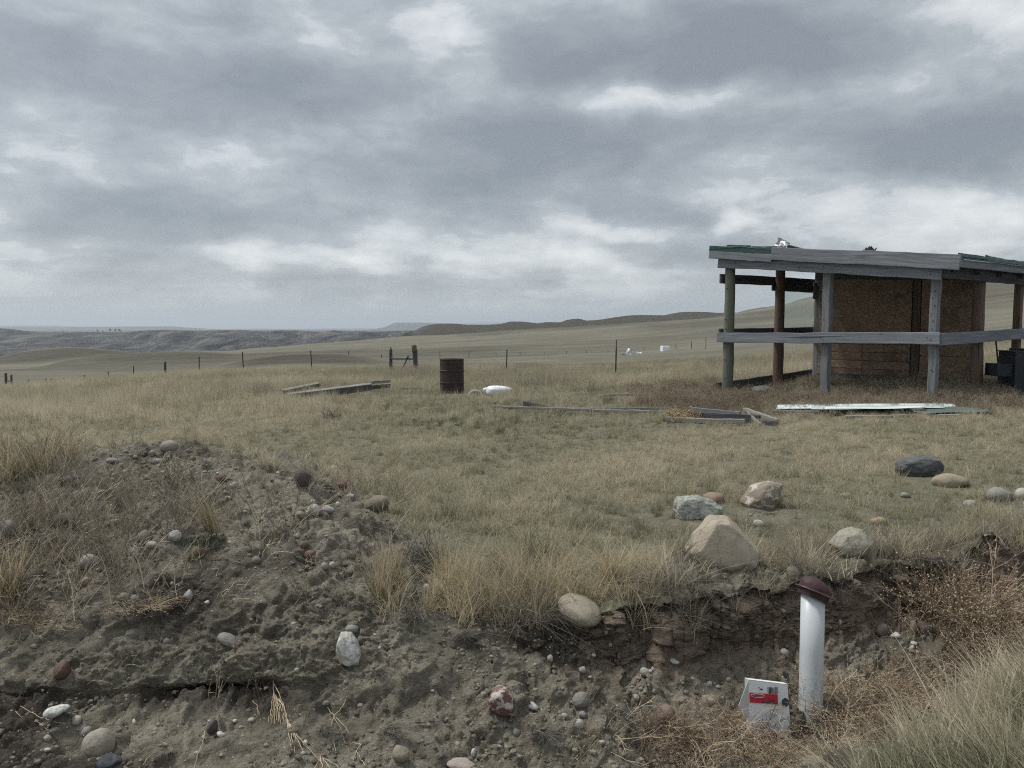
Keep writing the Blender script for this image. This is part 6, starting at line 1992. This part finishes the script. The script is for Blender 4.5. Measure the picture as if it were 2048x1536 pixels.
clump(787, 1166, 125, 'tan', 'tall tan grass clump at the left start of the grassy brink', 0)
clump(760, 1195, 100, 'tan', 'tan grass clump leaning over the soil below the tallest brink clump', 1, .5)
clump(892, 1164, 105, 'tan', 'straw grass clump behind the drop shaped pale stone', 2, 1.1)
clump(850, 1120, 90, 'grey', 'grey dead grass tangle between the two leftmost brink clumps', 0, .4)
clump(992, 1150, 88, 'tan', 'thin straw clump left of the green grass clump', 1, 2.0, wide=.8)
clump(1071, 1136, 100, 'green', 'dark green grass clump near the middle of the brink', 0, .3)
clump(986, 1226, 88, 'tan', 'straw clump left of the golden grass clump', 0, 1.7)
clump(1058, 1222, 105, 'gold', 'bright golden grass clump on the brink above the slope', 0, 0)
clump(1098, 1226, 60, 'drape', 'dark grey grass draping down left of the long smooth cobble', 0, .1, wide=1.3)
clump(1140, 1168, 78, 'tan', 'straw clump above the long smooth cobble', 2, .2)
clump(1168, 1205, 66, 'tan', 'small straw tuft directly behind the long smooth cobble', 1, .9)
clump(1222, 1170, 80, 'tan', 'straw clump right of and behind the long smooth cobble', 0, 2.4)
clump(1330, 1165, 70, 'grey', 'grey grass tangle on the brink left of the largest boulder', 1, .3, wide=1.2)
clump(1385, 1180, 56, 'drape', 'curly grey grass hanging from the brink below the largest boulder', 1, .2, wide=1.3)
clump(1640, 1108, 60, 'tan', 'straw tuft in grass just left of the smooth pale boulder', 2, .2)
clump(1840, 1120, 48, 'drape', 'black and grey dead grass hanging over brink right of pale boulder', 0, .2, wide=1.6)
clump(428, 1062, 110, 'bent', 'bent tan grass clump curling on the mound right of white stalks', 0, .1)
clump(30, 962, 120, 'tan', 'tall straw grass at the left picture edge above the heap', 0, .4)
clump(88, 948, 118, 'tan', 'second tall straw clump from the left edge above the heap', 1, 1.4)
clump(140, 925, 80, 'tan', 'third straw clump from the left edge, thinner, above the heap', 2, .8, wide=.8)
clump(20, 1180, 120, 'tan', 'straw and brown clump on the left edge below the tall straw', 1, 2.9, wide=1.2)
clump(830, 1232, 74, 'drape', 'pale grass strands hanging down the slope below the brink clumps', 1, -.3)
clump(925, 1272, 58, 'drape', 'dark wiry tuft hanging on the soil below the golden clump', 0, .4)
clump(1072, 1468, 70, 'drape', 'dark grey grass tuft on the slope above the bottom picture edge', 1, .5)
clump(1225, 1425, 60, 'drape', 'black wiry tuft at the left edge of the trench weeds', 0, .1)
clump(755, 1345, 50, 'drape', 'dark rootlet tuft on soil right below the white upright cobble', 0, .3)
clump(645, 1462, 60, 'drape', 'fine dead grass strands trailing down the slope at bottom', 1, .6)
clump(770, 1462, 80, 'drape', 'grey dead grass strands trailing left of the tan bottom stone', 0, .8)
clump(1000, 870, 34, 'green', 'green grey tuft alone in the short field grass', 1, 0)
for i, (px, py, hp, nm) in enumerate([(535, 790, 34, 'left'), (610, 800, 36, 'middle'), (665, 838, 40, 'right')]):
    clump(px, py, hp, 'grey', 'grey bunch grass tuft in front of the plank frame, %s of three' % nm, i, i, wide=1.0)
clump(692, 776, 22, 'grey', 'small dead tuft growing up through the plank frame', 0, 0, ymin=15)

WD = [twigs('dry_weed', M['weed'], 1100 + i, 60, .55, .3, .0025, .95, 7, .40, .25, 1, .10, 8) for i in range(3)]
WB = [twigs('dry_weed', M['weed'], 1110 + i, 70, .48, .3, .0024, .5, 9, .40, .55, 2, .08, 7) for i in range(2)]
WG = [twigs('dry_weed', M['weed_grey'], 1120 + i, 12, .42, .2, .0026, .35, 4, .35, .95, 0, .03, 7) for i in range(3)]
WP = [twigs('dark_twigs', M['weed_purple'], 1130, 26, .26, .3, .0019, .8, 6, .45, .5, 0, .06, 6)]


def weed(px, py, wpx, me, base, label, rz=0.0, name='dry_weed', cat='weed', sz=1.0, dz=0.0):
    p = hit(px, py)
    s = wpx / F * p.y / base
    return tag(obj(name, me, None, (p.x, p.y, p.z + dz), (0, 0, rz), (s, s, s * sz)), label, cat)


weed(1390, 1500, 330, WD[0], .9, 'tangled orange brown tumbleweed filling the trench left of carton', .3, 'tumbleweed', 'tumbleweed', .75)
weed(1330, 1470, 200, WD[1], .9, 'thin straw weed arching over the brown trench cobble', 1.3, sz=.8)
weed(1470, 1440, 230, WD[2], .9, 'arching pale weed stems behind the white carton', 2.2, sz=.85)
weed(1530, 1545, 230, WD[0], .9, 'brown weed tangle in front of the white carton', 4.0, sz=.4)
weed(1700, 1440, 260, WB[0], .8, 'dense brown weed mat right of the pipe foot', .5, sz=.55)
weed(1790, 1400, 250, WB[1], .8, 'straw coloured weed mat between pipe and slope grass', 2.5, sz=.5)
weed(1960, 1265, 330, WB[0], .8, 'big brown bush of dead weed against the right bank', 1.2, 'tumbleweed', 'tumbleweed', 1.0)
weed(1890, 1235, 220, WB[1], .8, 'straw brown dead weed spreading left of the big right bank bush', 3.0, sz=1.0)
weed(2040, 1330, 300, WB[1], .8, 'dead brown weed in front of the right bank bush at picture edge', 5.0, sz=.8)
weed(1540, 1490, 110, WP[0], .42, 'dark purple twigs standing in front of the carton', 0, 'dark_twigs', 'twigs', 1.5)
weed(1600, 1470, 90, WP[0], .42, 'dark twigs crossing the foot of the pipe', 1.9, 'dark_twigs', 'twigs', 1.3)
weed(356, 1072, 95, WG[0], .30, 'white dry stalk clump standing on the mound', 0, 'dry_stalk_clump', 'weed', 1.25)
weed(345, 1075, 80, WG[1], .30, 'grey dry stalks beside the white stalk clump on mound', 1, 'dry_stalk_clump', 'weed', 1.0)
weed(575, 1080, 100, WG[2], .30, 'tall thin stalks on the right shoulder of the mound', 2, 'dry_stalk_clump', 'weed', .9)
weed(520, 1040, 80, WG[1], .30, 'tan stalks in the middle of the mound crest', 3.3, 'dry_stalk_clump', 'weed', 1.0)
weed(80, 1250, 150, WD[2], .9, 'brown curved stems hanging over the left soil face', 3.1, sz=.9)
weed(40, 1230, 170, WD[1], .9, 'straw stems sprawling at the left picture edge', .4, sz=1.0)
weed(180, 1110, 120, WG[2], .30, 'straw stalks before the large pale stone', .7, 'dry_stalk_clump', 'weed', 1.0)
weed(235, 1130, 95, WG[0], .30, 'branched stalks right of the large pale stone', 4.4, 'dry_stalk_clump', 'weed', 1.0)
weed(290, 1215, 160, WB[0], .8, 'grey brown twiggy mat hanging on the left soil face', 2.8, 'twig_mat', 'weed', .35)
weed(790, 1240, 120, WG[1], .30, 'thin yellow tipped weed stems on the slope under the brink', 5.1, 'dry_stalk_clump', 'weed', .6)

# the low golden bush by the board pile, and dark green herbs on the heap
bush = [twigs('golden_bush', M['bush_gold'], 1150, 90, .24, .3, .0042, .3, 7, .35, .35, 2, .10, 5)]
p = hit(1362, 842)
tag(obj('golden_bush', bush[0], None, (p.x, p.y, p.z), (0, 0, 0), (1.0, 1.0, .95)), 'low golden dead bush in front of the board pile', 'bush')
HB = tufts('herb', M['herb'], [((1160, 420, .16, .01, .05, .007), dict(lean=.9, droop=.4))])
for (px, py, w_, lab) in ((405, 1080, 100, 'dark green herb mat under the white stalks'), (240, 1015, 80, 'dark green herb mat behind the white root tuft'), (505, 1045, 60, 'small green herb patch on the mound shoulder'), (1370, 1365, 40, 'tiny dark green grass tuft among trench pebbles')):
    p = hit(px, py); s = w_ / F * p.y / .34
    tag(obj('herb', HB, None, (p.x, p.y, p.z), (0, 0, random.uniform(0, 6)), (s, s, s)), lab, 'herb')

# exposed roots on the soil face
def root(label, strands, r0=.0026, name='root'):
    parts, bt = [], []
    for st in strands:
        pts = []
        for (px, py) in st:
            h_ = hit(px, py)
            v_ = (Vector((0, 0, CAMZ)) - h_).normalized() * .014
            pts.append(np.array(h_ + v_))
        pts = np.array(pts)
        t = np.linspace(0, 1, len(pts)); tt = np.linspace(0, 1, len(pts) * 4)
        q = np.stack([np.interp(tt, t, pts[:, k]) for k in range(3)], -1)
        q += rng.normal(0, .0018, q.shape)
        parts.append(tube_arrays(q, r0, r0 * .45, 4)); bt.append(np.full(len(q) * 4, rng.uniform(.2, 1)))
    v, f = join_arrays(parts)
    return tag(obj(name, mesh(name, v, f, {'bt': np.concatenate(bt)}, True, [M['root']])), label, 'root')


fan = [[(543, 1352), (548, 1368), (556, 1385), (566, 1405), (572, 1425), (576, 1445), (590, 1470), (620, 1500), (640, 1520)], [(548, 1368), (546, 1395), (542, 1420), (536, 1445)]]
for k in range(9):
    fan.append([(547 + k * 1.6, 1385 + k * 2), (544 + k * 3, 1412), (541 + k * 4, 1438 + (k % 3) * 5)])
for k in range(5):
    fan.append([(574, 1440), (578 + k * 4, 1470), (582 + k * 9, 1495 + k % 2 * 12)])
root('bleached fan shaped root hanging out of the dark hollow', fan, .0028)
root('pale branching root on the soil below the white upright cobble', [[(692, 1398), (684, 1415), (668, 1432), (660, 1455), (668, 1490), (672, 1506)], [(668, 1432), (655, 1415)], [(668, 1434), (680, 1455), (690, 1485), (700, 1508)], [(672, 1436), (690, 1452), (700, 1470)]], .0022)
root('short forked white root at the bottom picture edge', [[(722, 1490), (712, 1502), (722, 1520), (735, 1540)], [(722, 1490), (708, 1484), (700, 1490)], [(712, 1502), (706, 1525)]], .0024)
root('spreading white root at the bottom edge left of centre', [[(640, 1512), (634, 1530), (628, 1540)], [(640, 1512), (655, 1530), (664, 1545)], [(640, 1514), (646, 1540)], [(640, 1512), (672, 1530), (690, 1545)]], .0026)
root('thin root running down from the dark block stone', [[(410, 1462), (407, 1480), (398, 1505), (388, 1535)]], .0020)
root('pair of pale stems crossing the flat white topped stone', [[(20, 1412), (40, 1432), (70, 1440), (100, 1462)], [(40, 1412), (75, 1432), (110, 1443), (130, 1448)]], .0020)
root('single pale stem lying low right of the round cobble', [[(285, 1530), (300, 1512), (316, 1500)]], .0022)
root('pale curled root in the dark hollow left of the fan root', [[(506, 1402), (514, 1412), (516, 1428), (511, 1438)], [(514, 1412), (520, 1432)]], .0016)
root('white fibrous root tuft above the orange tan stone', [[(212 + k * 2.2, 1005 + (k % 3) * 4), (215 + k * .8, 1022), (217, 1036)] for k in range(7)], .0022)

# ------------------------------------------------------------------ haze over the valley
hb_ = obj('haze', mesh('haze', [(-34000, -300, -430), (34000, -300, -430), (34000, 33000, -430), (-34000, 33000, -430), (-34000, -300, 275), (34000, -300, 275), (34000, 33000, 275), (-34000, 33000, 275)], [(3, 2, 1, 0), (4, 5, 6, 7), (0, 1, 5, 4), (1, 2, 6, 5), (2, 3, 7, 6), (3, 0, 4, 7)]))
hm = bpy.data.materials.new('haze'); hm.use_nodes = True
hm.node_tree.nodes.clear()
g = G(hm.node_tree)
pv = g.n('ShaderNodeVolumePrincipled', {'Color': (0.80, 0.88, 0.96, 1), 'Density': 9.0e-5, 'Anisotropy': 0.3})
ho = g.n('ShaderNodeOutputMaterial'); hm.node_tree.links.new(pv.outputs[0], ho.inputs['Volume'])
hb_.data.materials.append(hm)
tag(hb_, 'thin blue grey haze over the far valley', 'haze', kind='stuff')
